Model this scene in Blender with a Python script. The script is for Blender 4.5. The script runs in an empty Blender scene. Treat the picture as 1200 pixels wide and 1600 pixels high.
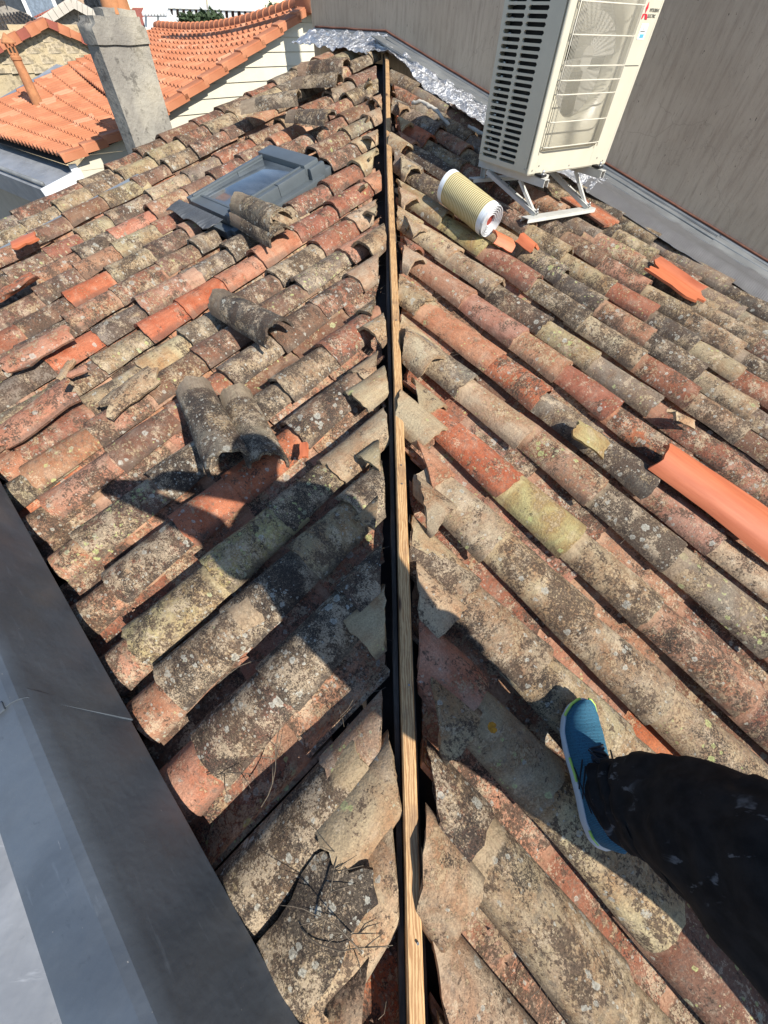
import bpy, bmesh, math, random
from mathutils import Vector, Matrix, noise
R = math.radians
sc = bpy.context.scene
random.seed(7)

# ------------------------------------------------------------------ camera, sky, sun, exposure
CAM = Vector((-.094, 0, 1.18))
YAW, PITCH, ROLL, FPX = R(2.50), R(52.72), R(2.334), 588.4
cf = Vector((math.sin(YAW)*math.cos(PITCH), math.cos(YAW)*math.cos(PITCH), -math.sin(PITCH)))
r0 = Vector((math.cos(YAW), -math.sin(YAW), 0)); u0 = r0.cross(cf)
cr = math.cos(ROLL)*r0 + math.sin(ROLL)*u0
cu = -math.sin(ROLL)*r0 + math.cos(ROLL)*u0
cam = bpy.data.objects.new('camera', bpy.data.cameras.new('camera'))
sc.collection.objects.link(cam); sc.camera = cam
M = Matrix.Identity(4)
for i in range(3):
    M[i][0] = cr[i]; M[i][1] = cu[i]; M[i][2] = -cf[i]; M[i][3] = CAM[i]
cam.matrix_world = M
cam.data.sensor_fit = 'HORIZONTAL'; cam.data.sensor_width = 36.0
cam.data.lens = 36.0*FPX/1200.0
cam.data.clip_start = .01; cam.data.clip_end = 9000

SUN_AZ, SUN_EL = R(136), R(40)
w = bpy.data.worlds.new('World'); sc.world = w; w.use_nodes = True
wn = w.node_tree.nodes; wl = w.node_tree.links
bg = wn['Background']; sky = wn.new('ShaderNodeTexSky'); sky.sky_type = 'NISHITA'
sky.sun_disc = False; sky.sun_elevation = SUN_EL; sky.sun_rotation = SUN_AZ
sky.air_density = 1.0; sky.dust_density = .25; sky.ozone_density = 3.0
wl.new(sky.outputs[0], bg.inputs[0]); bg.inputs[1].default_value = .125
sl = bpy.data.lights.new('sun', 'SUN'); sl.energy = 4.9; sl.angle = R(.5); sl.color = (1, .94, .85)
so = bpy.data.objects.new('sun', sl); sc.collection.objects.link(so)
so.rotation_euler = Vector((math.sin(SUN_AZ)*math.cos(SUN_EL), math.cos(SUN_AZ)*math.cos(SUN_EL), math.sin(SUN_EL))).to_track_quat('Z', 'Y').to_euler()
sc.view_settings.view_transform = 'Standard'; sc.view_settings.look = 'None'
sc.view_settings.gamma = 1; sc.view_settings.use_curve_mapping = False
sc.view_settings.exposure = 0.60

# ------------------------------------------------------------------ coordinates
SL = .236; RT = math.sqrt(2); K = SL/RT; C2 = 1/RT
def ray(px, py): return cf + (px-600)/FPX*cr - (py-800)/FPX*cu
def atd(px, py, D):
    d = ray(px, py); return CAM + d*(D/math.hypot(d.x, d.y))
def atv(px, py, v):
    n = Vector((-C2, C2, 0)); d = ray(px, py); return CAM + d*((v-n.dot(CAM))/n.dot(d))
def uv(u, v, z=0.0):            # u runs up the left slope, v up the right slope; z above the roof plane
    return Vector(((u-v)*C2, (u+v)*C2, SL*min(u, v)+z-.03))
def uvw(u, v, z): return Vector(((u-v)*C2, (u+v)*C2, z))
def frame(ox, oy, oz, org):
    m = Matrix.Identity(4)
    for i in range(3):
        m[i][0] = ox[i]; m[i][1] = oy[i]; m[i][2] = oz[i]; m[i][3] = org[i]
    return m
YL = Vector((C2, C2, SL)).normalized(); XL = Vector((C2, -C2, 0)); ZL = XL.cross(YL)
YR = Vector((-C2, C2, SL)).normalized(); XR = Vector((C2, C2, 0)); ZR = XR.cross(YR)

# ------------------------------------------------------------------ object helpers
COL = sc.collection
def tag(o, label=None, cat=None, group=None, kind=None):
    if label: o['label'] = label
    if cat: o['category'] = cat
    if group: o['group'] = group
    if kind: o['kind'] = kind
    return o
def empty(name, loc=(0, 0, 0), **kw):
    o = bpy.data.objects.new(name, None); COL.objects.link(o); o.location = loc; o.empty_display_size = .1
    return tag(o, **kw)
def link(name, me, mat, parent=None, mw=None):
    o = bpy.data.objects.new(name, me); COL.objects.link(o)
    if mat and not me.materials: me.materials.append(mat)
    if parent is not None:
        o.parent = parent; o.matrix_parent_inverse = Matrix.Identity(4)
        pm = world(parent)
        if mw is None: mw = Matrix.Identity(4)
        o.matrix_basis = pm.inverted() @ mw
    elif mw is not None: o.matrix_basis = mw
    return o
def world(o):
    m = o.matrix_basis.copy()
    while o.parent: o = o.parent; m = o.matrix_basis @ m
    return m
def sharpen(bm, ang=40, smooth=True):
    a = R(ang)
    for f in bm.faces: f.smooth = smooth
    for e in bm.edges:
        if len(e.link_faces) == 2 and e.calc_face_angle(0) > a: e.smooth = False
def mesh(bm, name='mesh', smooth=None):
    if smooth is not None: sharpen(bm, smooth)
    me = bpy.data.meshes.new(name); bm.to_mesh(me); bm.free(); return me
def box(bm, c, s, mw=None, bev=0):
    r = bmesh.ops.create_cube(bm, size=1)
    vs = r['verts']
    for v in vs: v.co = Vector((v.co.x*s[0]+c[0], v.co.y*s[1]+c[1], v.co.z*s[2]+c[2]))
    if bev:
        es = list({e for v in vs for e in v.link_edges})
        rr = bmesh.ops.bevel(bm, geom=es, offset=bev, segments=2, profile=.6, affect='EDGES')
        vs = list({v for f in rr['faces'] for v in f.verts} | {v for v in vs if v.is_valid})
        # gather connected island
        seen = set(vs); st = list(vs)
        while st:
            q = st.pop()
            for e in q.link_edges:
                o = e.other_vert(q)
                if o not in seen: seen.add(o); st.append(o)
        vs = list(seen)
    if mw is not None:
        for v in vs: v.co = mw @ v.co
    return vs
def prism(bm, pts, d):          # polygon points extruded by vector d
    a = [bm.verts.new(p) for p in pts]; b = [bm.verts.new(Vector(p)+Vector(d)) for p in pts]
    n = len(pts); bm.faces.new(a); bm.faces.new(b[::-1])
    for i in range(n): bm.faces.new((a[i], b[i], b[(i+1) % n], a[(i+1) % n]))
    bmesh.ops.recalc_face_normals(bm, faces=bm.faces)
def tube(bm, pts, rad, seg=8, cap=True):
    pts = [Vector(p) for p in pts]; n = len(pts)
    rads = rad if hasattr(rad, '__len__') else [rad]*n
    rings = []; up = Vector((.13, .2, 1)).normalized()
    for i, p in enumerate(pts):
        t = (pts[min(i+1, n-1)]-pts[max(i-1, 0)]).normalized()
        x = t.cross(up)
        if x.length < .05: x = t.cross(Vector((1, 0, 0)))
        x.normalize(); y = x.cross(t)
        rings.append([bm.verts.new(p + (x*math.cos(2*math.pi*k/seg)+y*math.sin(2*math.pi*k/seg))*rads[i]) for k in range(seg)])
    for i in range(n-1):
        for k in range(seg):
            bm.faces.new((rings[i][k], rings[i][(k+1) % seg], rings[i+1][(k+1) % seg], rings[i+1][k]))
    if cap:
        bm.faces.new(rings[0][::-1]); bm.faces.new(rings[-1])
def grid(bm, fn, nu, nv, close=False):
    vs = [[bm.verts.new(fn(i/nu, j/nv)) for j in range(nv+1)] for i in range(nu+1)]
    for i in range(nu):
        for j in range(nv):
            bm.faces.new((vs[i][j], vs[i+1][j], vs[i+1][j+1], vs[i][j+1]))
    return vs
def solid(bm, th):
    bmesh.ops.recalc_face_normals(bm, faces=bm.faces)
    bmesh.ops.solidify(bm, geom=list(bm.faces), thickness=th)
def simple(name, fn, mat, parent=None, smooth=None, mw=None, **kw):
    bm = bmesh.new(); fn(bm)
    o = link(name, mesh(bm, name, smooth), mat, parent, mw); return tag(o, **kw)
def copy_tree(o, parent=None):
    c = o.copy(); COL.objects.link(c)
    if parent is not None: c.parent = parent
    for ch in list(o.children): copy_tree(ch, c)
    return c

# ------------------------------------------------------------------ materials
class NT:
    def __init__(s, name):
        s.m = bpy.data.materials.new(name); s.m.use_nodes = True
        s.n = s.m.node_tree.nodes; s.l = s.m.node_tree.links; s.b = s.n['Principled BSDF']
        s.tc = None
    def put(s, sock, v):
        if hasattr(v, 'node'): s.l.new(v, sock)
        elif v is not None:
            if sock.type == 'RGBA' and len(v) == 3: v = (*v, 1)
            sock.default_value = v
    def coord(s, k='Object'):
        if not s.tc: s.tc = s.n.new('ShaderNodeTexCoord')
        return s.tc.outputs[k]
    def math(s, op, a, b=None, c=None, clamp=False):
        n = s.n.new('ShaderNodeMath'); n.operation = op; n.use_clamp = clamp
        s.put(n.inputs[0], a)
        if b is not None: s.put(n.inputs[1], b)
        if c is not None: s.put(n.inputs[2], c)
        return n.outputs[0]
    def vec(s, op, a, b):
        n = s.n.new('ShaderNodeVectorMath'); n.operation = op; s.put(n.inputs[0], a)
        s.put(n.inputs[3] if op == 'SCALE' else n.inputs[1], b)
        return n.outputs[0]
    def noise(s, v, sc, det=4, rough=.55, dist=0):
        n = s.n.new('ShaderNodeTexNoise'); s.put(n.inputs['Vector'], v)
        n.inputs['Scale'].default_value = sc; n.inputs['Detail'].default_value = det
        n.inputs['Roughness'].default_value = rough; n.inputs['Distortion'].default_value = dist
        return n.outputs[0]
    def vor(s, v, sc, feat='F1', rnd=1):
        n = s.n.new('ShaderNodeTexVoronoi'); n.feature = feat; s.put(n.inputs['Vector'], v)
        n.inputs['Scale'].default_value = sc; n.inputs['Randomness'].default_value = rnd
        return n
    def ramp(s, f, a, b, x=0., y=1.):
        n = s.n.new('ShaderNodeMapRange'); s.put(n.inputs[0], f)
        for i, q in zip((1, 2, 3, 4), (a, b, x, y)): s.put(n.inputs[i], q)
        n.interpolation_type = 'SMOOTHSTEP'
        return n.outputs[0]
    def mix(s, f, a, b, bl='MIX'):
        n = s.n.new('ShaderNodeMix'); n.data_type = 'RGBA'; n.blend_type = bl
        s.put(n.inputs[0], f); s.put(n.inputs[6], a); s.put(n.inputs[7], b); return n.outputs[2]
    def scale(s, v, xyz):
        n = s.n.new('ShaderNodeMapping'); s.put(n.inputs[0], v); n.inputs['Scale'].default_value = xyz; return n.outputs[0]
    def bump(s, h, st=.3, d=.01):
        n = s.n.new('ShaderNodeBump'); s.put(n.inputs['Height'], h); n.inputs['Strength'].default_value = st
        n.inputs['Distance'].default_value = d; s.l.new(n.outputs[0], s.b.inputs['Normal']); return n
    def fin(s, col, rough=.8, metal=0., spec=None):
        s.put(s.b.inputs['Base Color'], col); s.put(s.b.inputs['Roughness'], rough); s.put(s.b.inputs['Metallic'], metal)
        if spec is not None: s.b.inputs['Specular IOR Level'].default_value = spec
        return s.m

def m_tile():
    t = NT('weathered_clay')
    oi = t.n.new('ShaderNodeObjectInfo')
    cmb = t.n.new('ShaderNodeCombineXYZ')
    for i, k in enumerate((37., 91., 53.)): t.put(cmb.inputs[i], t.math('MULTIPLY', oi.outputs['Random'], k))
    loc = t.coord('Object')
    v = t.vec('ADD', loc, cmb.outputs[0])
    rnd = oi.outputs['Random']; dirt = oi.outputs['Alpha']; base = oi.outputs['Color']
    rnd2 = t.math('FRACT', t.math('MULTIPLY', rnd, 17.31))
    rnd3 = t.math('FRACT', t.math('MULTIPLY', rnd, 41.77))
    # fired clay: soft mottling, blush patches, streaks along the tile
    c = t.mix(t.ramp(t.noise(v, 7, 4, .6, .5), .35, .7), base, t.mix(1, base, (.80, .55, .44), 'MULTIPLY'))
    c = t.mix(t.ramp(t.noise(v, 13, 3, .6, .3), .52, .72, 0, .6), c, t.mix(.55, base, (.52, .40, .29)))
    st = t.noise(t.scale(v, (60, 5, 60)), 1.6, 4, .6)
    c = t.mix(t.ramp(st, .3, .75, 0, .45), c, t.mix(1, c, (.58, .55, .52), 'MULTIPLY'))
    mm = t.noise(v, 48, 6, .75, .3)
    c = t.mix(t.ramp(mm, t.math('SUBTRACT', .62, t.math('MULTIPLY', dirt, .20)), t.math('SUBTRACT', .76, t.math('MULTIPLY', dirt, .16)), 0, .72), c, t.mix(t.ramp(rnd2, .3, .7), (.20, .17, .125), (.155, .125, .10)))
    mm2 = t.noise(t.vec('ADD', v, (3.1, 7.7, 1.3)), 75, 5, .75, .3)
    c = t.mix(t.ramp(mm2, .54, .66, 0, t.math('MULTIPLY', dirt, .65)), c, (.42, .36, .26))
    fine = t.noise(v, 210, 3, .7)
    c = t.mix(t.ramp(fine, .35, .65, .35, 0), c, (.05, .04, .035))
    sep = t.n.new('ShaderNodeSeparateXYZ'); t.l.new(loc, sep.inputs[0])
    # three growths, each a fine stipple whose density drifts over the tile
    def growth(off, sc1, sc2, lo, hi, bias, size, col_a, col_b, amt):
        nonlocal c
        vo_ = t.vec('ADD', v, off)
        reg = t.math('ADD', t.math('MULTIPLY', t.noise(vo_, sc1, 4, .6, .4), .62), t.math('MULTIPLY', t.noise(vo_, sc2, 5, .7, .3), .38))
        reg = t.math('ADD', reg, bias)
        th_ = t.ramp(reg, lo, hi, .69, .40)
        st_ = t.noise(vo_, size, 5, .78, .15)
        m_ = t.ramp(st_, th_, t.math('ADD', th_, .045))
        c = t.mix(t.math('MULTIPLY', m_, amt), c, t.mix(t.ramp(t.noise(vo_, size*1.7, 2, .6), .35, .65), col_a, col_b))
        return m_, reg
    bC = t.math('SUBTRACT', t.math('MULTIPLY', dirt, .115), t.math('MULTIPLY', rnd3, .07))
    bD = t.math('SUBTRACT', t.math('MULTIPLY', dirt, .165), t.math('MULTIPLY', rnd2, .13))
    crust, _ = growth((0, 0, 0), 7, 24, .44, .68, bC, 95, (.33, .245, .15), (.48, .365, .22), .66)
    gr1, _ = growth((9.1, 3.3, 5.7), 8, 30, .42, .66, bD, 120, (.045, .032, .024), (.11, .073, .051), .86)
    growth((2.7, 8.3, 1.9), 11, 40, .50, .74, t.math('MULTIPLY', dirt, .12), 165, (.46, .36, .24), (.58, .47, .33), .60)
    growth((5.7, 1.3, 6.9), 5, 18, .52, .78, t.math('MULTIPLY', dirt, .14), 210, (.02, .017, .015), (.05, .04, .034), .85)
    edge = t.ramp(t.math('ADD', t.math('ABSOLUTE', sep.outputs[0]), t.math('MULTIPLY', t.noise(v, 20, 4, .6), .02)), .085, .102, 0, .55)
    c = t.mix(edge, c, (.085, .068, .055))
    # round lichen rosettes, two sizes
    for scl, rad, dens, seed in ((23, .40, .20, 4.4), (36, .38, .32, 1.7), (70, .36, .28, 8.9)):
        vv = t.vec('ADD', v, (seed, seed*2, seed*3))
        vo = t.vor(vv, scl); cell = t.n.new('ShaderNodeSeparateColor'); t.l.new(vo.outputs['Color'], cell.inputs[0])
        wob = t.math('MULTIPLY', t.math('SUBTRACT', t.noise(v, 110, 5, .7), .5), .62)
        d = t.math('ADD', vo.outputs['Distance'], wob)
        clus = t.ramp(t.noise(vv, 6.5, 2, .5), .46, .62)
        on = t.math('LESS_THAN', cell.outputs[0], t.math('MULTIPLY', t.math('ADD', t.math('MULTIPLY', clus, .8), .06), t.math('MULTIPLY', dirt, dens*3)))
        rr = t.math('MULTIPLY', t.math('ADD', .35, t.math('MULTIPLY', cell.outputs[1], .65)), rad)
        inside = t.math('MULTIPLY', on, t.ramp(d, rr, t.math('SUBTRACT', rr, .05)))
        core = t.ramp(d, t.math('MULTIPLY', rr, .35), t.math('MULTIPLY', rr, .75))
        yel = t.ramp(t.math('ADD', t.math('MULTIPLY', rnd2, .7), t.math('MULTIPLY', cell.outputs[2], .3)), .70, .80)
        lc = t.mix(yel, (.42, .41, .35), (.46, .49, .20))
        lc = t.mix(t.math('MULTIPLY', t.math('SUBTRACT', 1, core), .55), lc, t.mix(.6, lc, (.12, .11, .08)))
        c = t.mix(t.math('MULTIPLY', inside, t.ramp(t.noise(v, 190, 4, .8), .36, .56, .25, .85)), c, lc)
    # the strip kept clean by the tile that used to overlap it
    cl = t.math('MULTIPLY', t.ramp(t.math('ADD', sep.outputs[1], t.math('MULTIPLY', t.noise(v, 16, 3, .6), .06)), t.math('ADD', .355, t.math('MULTIPLY', rnd3, .06)), t.math('ADD', .375, t.math('MULTIPLY', rnd3, .06))), .75)
    c = t.mix(cl, c, t.mix(t.ramp(st, .35, .7), t.mix(.35, base, (.46, .34, .22)), t.mix(.5, base, (.30, .20, .13))))
    h = t.math('ADD', t.math('MULTIPLY', crust, .5), t.math('ADD', t.math('MULTIPLY', t.noise(v, 90, 6, .7), .9), t.math('MULTIPLY', t.noise(v, 16, 4, .6), 1.3)))
    t.bump(h, .75, .006)
    return t.fin(c, .92, spec=.25)
def m_newclay():
    t = NT('new_terracotta'); v = t.coord()
    c = t.mix(t.ramp(t.noise(t.scale(v, (40, 4, 40)), 1.3, 4), .3, .75), (.44, .115, .045), (.55, .165, .07))
    c = t.mix(t.ramp(t.noise(v, 60, 5, .7), .6, .75, 0, .4), c, (.30, .10, .06))
    t.bump(t.noise(t.scale(v, (120, 10, 120)), 1, 3), .2, .002)
    return t.fin(c, .62)
def m_plain(name, col, rough=.7, metal=0, var=.25, sc_=8, bmp=.15, spec=None, stretch=(1, 1, 1), dark=None, bd=.004):
    t = NT(name); v = t.scale(t.coord(), stretch)
    d = dark or tuple(q*(1-var*1.6) for q in col)
    c = t.mix(t.ramp(t.noise(v, sc_, 6, .65), .35, .72), d, col)
    c = t.mix(t.ramp(t.noise(v, sc_*14, 3, .7), .3, .7, .25*min(1, var*3), 0), c, d)
    t.bump(t.noise(v, sc_*9, 5, .65), bmp, bd)
    return t.fin(c, rough, metal, spec)
def m_wood():
    t = NT('fresh_pine'); v = t.coord()
    g = t.scale(v, (26, 1.3, 26))
    ring = t.n.new('ShaderNodeTexWave'); ring.wave_type = 'BANDS'; ring.bands_direction = 'X'
    t.put(ring.inputs['Vector'], t.scale(v, (1, .09, 1))); ring.inputs['Scale'].default_value = 48
    ring.inputs['Distortion'].default_value = 9; ring.inputs['Detail'].default_value = 4; ring.inputs['Detail Scale'].default_value = 1.4
    c = t.mix(t.ramp(ring.outputs[1], .2, .9), (.56, .36, .17), (.36, .19, .075))
    c = t.mix(t.ramp(t.noise(g, 3, 5, .7), .5, .7, 0, .6), c, (.30, .15, .06))
    c = t.mix(t.ramp(t.noise(v, 5, 6, .7), .48, .66, 0, .7), c, (.22, .13, .07))
    vo = t.vor(t.scale(v, (1, .35, 1)), 9); kn = t.ramp(vo.outputs['Distance'], .13, .06)
    c = t.mix(kn, c, (.10, .045, .02))
    c = t.mix(t.ramp(t.noise(v, 95, 3, .6), .70, .74, 0, .9), c, (.06, .035, .02))
    t.bump(t.noise(g, 6, 4, .6), .35, .003)
    return t.fin(c, .72)
def m_wall():
    t = NT('streaked_render'); v = t.coord()
    a = t.noise(v, 1.1, 4, .6); s1 = t.noise(t.scale(v, (9, 9, 1.1)), 3, 6, .7, .3)
    c = t.mix(t.ramp(a, .35, .65), (.43, .345, .255), (.52, .425, .32))
    c = t.mix(t.ramp(s1, .42, .74, 0, .55), c, (.26, .195, .145))
    s2 = t.noise(t.scale(v, (46, 46, 7)), 2.2, 5, .7)
    c = t.mix(t.ramp(s2, .56, .70, 0, .45), c, (.16, .12, .09))
    s3 = t.noise(t.scale(v, (26, 26, 9)), 2.2, 4, .65)
    pit = t.ramp(s3, .665, .70)
    c = t.mix(pit, c, (.03, .025, .02))
    ck = t.vor(t.vec('ADD', v, t.vec('SCALE', t.vec('ADD', t.noise(v, 4, 4), (0, 0, 0)), .35)), 1.1, 'DISTANCE_TO_EDGE')
    c = t.mix(t.ramp(ck.outputs[0], .003, .0, 0, .22), c, (.06, .05, .04))
    h = t.math('SUBTRACT', t.math('ADD', t.noise(v, 60, 6, .7), t.math('MULTIPLY', s1, .8)), t.math('MULTIPLY', pit, 2.2))
    t.bump(h, .35, .005)
    return t.fin(c, .95, spec=.2)
def m_foil():
    t = NT('crinkled_foil'); v = t.coord()
    h = t.math('ADD', t.noise(t.scale(v, (1, 1, 1)), 26, 5, .65, 1.2), t.math('MULTIPLY', t.noise(v, 9, 3, .6, .8), 1.4))
    c = t.mix(t.ramp(t.noise(v, 14, 4), .35, .7), (.45, .46, .48), (.72, .73, .75))
    t.bump(h, .9, .03)
    return t.fin(c, .30, .7)
def m_zinc(name, a, b, rough, metal=.35):
    t = NT(name); v = t.coord()
    c = t.mix(t.ramp(t.noise(v, 3.5, 5, .6, .4), .35, .7), a, b)
    c = t.mix(t.ramp(t.noise(t.scale(v, (5, 30, 30)), 1.5, 4, .6), .62, .75, 0, .4), c, tuple(min(1, q*1.7) for q in b))
    sc1 = t.noise(t.vec('ADD', t.scale(v, (9, 55, 30)), (3, 1, 2)), 1.0, 3, .7)
    c = t.mix(t.ramp(t.noise(v, 28, 6, .75), .60, .70, 0, .35), c, tuple(q*.55 for q in a))
    c = t.mix(t.ramp(t.noise(v, 140, 3, .6), .73, .76, 0, .6), c, (.40, .38, .34))
    c = t.mix(t.ramp(sc1, .73, .77, 0, .5), c, (.42, .42, .42))
    t.bump(t.math('ADD', t.noise(v, 5, 4, .6), t.math('MULTIPLY', t.noise(v, 40, 4, .6), .15)), .35, .012)
    return t.fin(c, t.ramp(t.noise(v, 12, 4), .3, .7, rough-.07, rough+.1), metal)
def m_stone(name, a, b, mortar, sx, sz, rough_=.95):
    t = NT(name); v = t.coord()
    c = t.mix(t.ramp(t.noise(v, 1.6, 5, .65), .38, .66), a, b)
    c = t.mix(t.ramp(t.noise(v, 7, 6, .75), .52, .62, 0, .75), c, tuple(q*.35 for q in a))
    c = t.mix(t.ramp(t.noise(v, .9, 3, .6), .5, .62, 0, .6), c, mortar)
    t.bump(t.noise(v, 14, 5, .7), .5, .03)
    return t.fin(c, rough_, spec=.2)

MT = m_tile(); MNEW = m_newclay(); MWOOD = m_wood(); MWALL = m_wall(); MFOIL = m_foil()
MZD = m_zinc('dark_zinc', (.066, .080, .098), (.098, .118, .142), .46, .2)
MZL = m_zinc('pale_zinc', (.26, .27, .28), (.36, .37, .38), .5, .3)
MZB = m_zinc('blue_zinc', (.16, .17, .175), (.24, .25, .25), .55, .3)
MDARK = m_plain('old_dark_timber', (.035, .027, .022), .95, var=.4)
MBLACK = m_plain('black_plastic', (.012, .012, .013), .7)
MCREAM = m_plain('cream_paint', (.56, .53, .42), .38, var=.05, bmp=.02)
MWIRE = m_plain('cream_wire', (.60, .57, .47), .45, var=.06)
MBRK = m_plain('painted_bracket', (.60, .60, .55), .4, var=.10, bmp=.03)
MGALV = m_plain('galvanised_bolt', (.45, .45, .44), .35, .8, var=.2)
MRUST = m_plain('red_brown_sealant', (.22, .085, .05), .85, var=.3)
MSKY = m_plain('grey_aluminium', (.13, .152, .165), .45, .35, var=.08, bmp=.05)
MLEAD = m_plain('pleated_lead', (.13, .14, .15), .5, .4, var=.2, sc_=14, bmp=.4, stretch=(3, 1, 1))
MWHITE = m_plain('white_paint', (.78, .79, .78), .6, var=.05)
MLIME = m_plain('lime_mortar', (.58, .54, .46), .95, var=.15, sc_=12, bmp=.5)
MSID = m_plain('cream_siding', (.60, .565, .45), .6, var=.05)
MBEIGE = m_plain('beige_render', (.40, .35, .28), .9, var=.08)
MBUILD = m_plain('pale_building', (.72, .63, .50), .9, var=.08, sc_=1)
MWBUILD = m_plain('white_building', (.70, .70, .68), .8, var=.08, sc_=1)
MREDR = m_plain('red_roofing', (.36, .10, .065), .85, var=.2, sc_=3)
MWIN = m_plain('dark_window', (.05, .06, .075), .2, var=.2)
MCHIM = m_stone('grey_chimney_render', (.22, .205, .18), (.36, .34, .29), (.43, .39, .30), 1, 1)
MOCH = m_stone('ochre_stone', (.42, .34, .21), (.52, .43, .29), (.36, .31, .24), 1, 1)
MGST = m_stone('grey_stone', (.27, .24, .20), (.36, .32, .27), (.22, .2, .17), 1, 1)
MJOINT = m_plain('pale_joint', (.55, .50, .42), .95, var=.1)
MGRND = m_plain('town_ground', (.20, .18, .15), .95, var=.3, sc_=.05)
MLEAF = m_plain('leaf', (.05, .085, .03), .8, var=.3)
MBARK = m_plain('bark', (.16, .12, .09), .95, var=.3)
MTWIG = m_plain('dry_twig', (.20, .16, .115), .9, var=.4, sc_=60)
def m_orange():
    t = NT('orange_roof_tile'); v = t.coord()
    c = t.mix(t.ramp(t.noise(v, 2.2, 4, .6), .35, .7), (.40, .150, .072), (.50, .215, .115))
    c = t.mix(t.ramp(t.noise(v, 12, 5, .7), .58, .72, 0, .45), c, (.32, .16, .09))
    vo = t.vor(v, 4.2); sp_ = t.n.new('ShaderNodeSeparateColor'); t.l.new(vo.outputs['Color'], sp_.inputs[0])
    c = t.mix(t.ramp(sp_.outputs[0], .1, .9, 0, .55), c, (.33, .125, .065))
    c = t.mix(t.ramp(sp_.outputs[1], .80, .86, 0, .5), c, (.56, .30, .19))
    t.bump(t.noise(v, 40, 4), .2, .004)
    return t.fin(c, .85, spec=.25)
MORG = m_orange()
def m_glass():
    t = NT('skylight_glass'); v = t.coord()
    c = t.mix(t.ramp(t.noise(t.scale(v, (1, 3, 1)), 3, 3), .3, .7), (.04, .05, .06), (.10, .12, .14))
    return t.fin(c, .08, 0., .9)
MGLASS = m_glass()
def m_fabric():
    t = NT('black_trousers'); v = t.coord()
    c = t.mix(t.ramp(t.noise(v, 30, 5), .3, .7), (.006, .006, .007), (.016, .015, .016))
    s = t.math('MULTIPLY', t.ramp(t.noise(t.scale(v, (1, 2.2, 1)), 15, 4, .6, .6), .60, .68), t.ramp(t.noise(v, 5, 2), .42, .52))
    c = t.mix(t.math('MULTIPLY', s, .6), c, (.14, .145, .16))
    t.bump(t.noise(v, 450, 2), .25, .001)
    return t.fin(c, .85, spec=.15)
MFAB = m_fabric()
def m_knit():
    t = NT('blue_knit'); v = t.coord()
    w_ = t.n.new('ShaderNodeTexWave'); t.put(w_.inputs['Vector'], v); w_.inputs['Scale'].default_value = 95; w_.bands_direction = 'Y'
    w_.inputs['Distortion'].default_value = 1.5
    c = t.mix(t.ramp(w_.outputs[1], .3, .8), (.008, .065, .115), (.022, .135, .215))
    vo = t.vor(t.scale(v, (1, 2.2, 1)), 170); c = t.mix(t.ramp(vo.outputs['Distance'], .2, .42, .8, 0), c, (.008, .05, .09))
    t.bump(w_.outputs[1], .4, .0015)
    return t.fin(c, .8)
MKNIT = m_knit()
MSOLE = m_plain('white_foam_sole', (.60, .66, .68), .6, var=.08)
MLIMEG = m_plain('lime_trim', (.45, .68, .12), .6, var=.05)
MLACE = m_plain('black_lace', (.012, .013, .018), .8)
MSKIN = m_plain('skin', (.50, .30, .22), .55, var=.06)
MJACK = m_plain('dark_jacket', (.03, .03, .035), .9, var=.2)
MHAIR = m_plain('dark_hair', (.02, .014, .01), .7)
def m_roll():
    t = NT('ribbed_yellow_membrane'); v = t.coord()
    s = t.n.new('ShaderNodeSeparateXYZ'); t.l.new(v, s.inputs[0])
    ang = t.math('ARCTAN2', s.outputs[2], s.outputs[0])
    row = t.math('FRACT', t.math('MULTIPLY', s.outputs[1], 1/.0125))
    line = t.ramp(t.math('ABSOLUTE', t.math('SUBTRACT', row, .5)), .16, .24, 1, 0)
    dash = t.ramp(t.math('ABSOLUTE', t.math('SUBTRACT', t.math('FRACT', t.math('MULTIPLY', ang, 22)), .5)), .10, .18)
    c = t.mix(t.math('MULTIPLY', line, t.math('ADD', .35, t.math('MULTIPLY', dash, .65))), (.33, .25, .085), (.74, .68, .42))
    e = t.math('GREATER_THAN', t.math('ABSOLUTE', s.outputs[1]), .158)
    c = t.mix(e, c, (.72, .76, .78))
    t.bump(t.math('MULTIPLY', line, 1), .6, .003)
    return t.fin(c, .6)
MROLL = m_roll()
MPAPER = m_plain('white_liner', (.70, .72, .73), .7, var=.08)

# ------------------------------------------------------------------ setting: ground and sky are plain
def f(bm):
    bmesh.ops.create_grid(bm, x_segments=8, y_segments=8, size=4000)
simple('ground', f, MGRND, mw=Matrix.Translation((0, 0, -9)), kind='structure')

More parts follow.
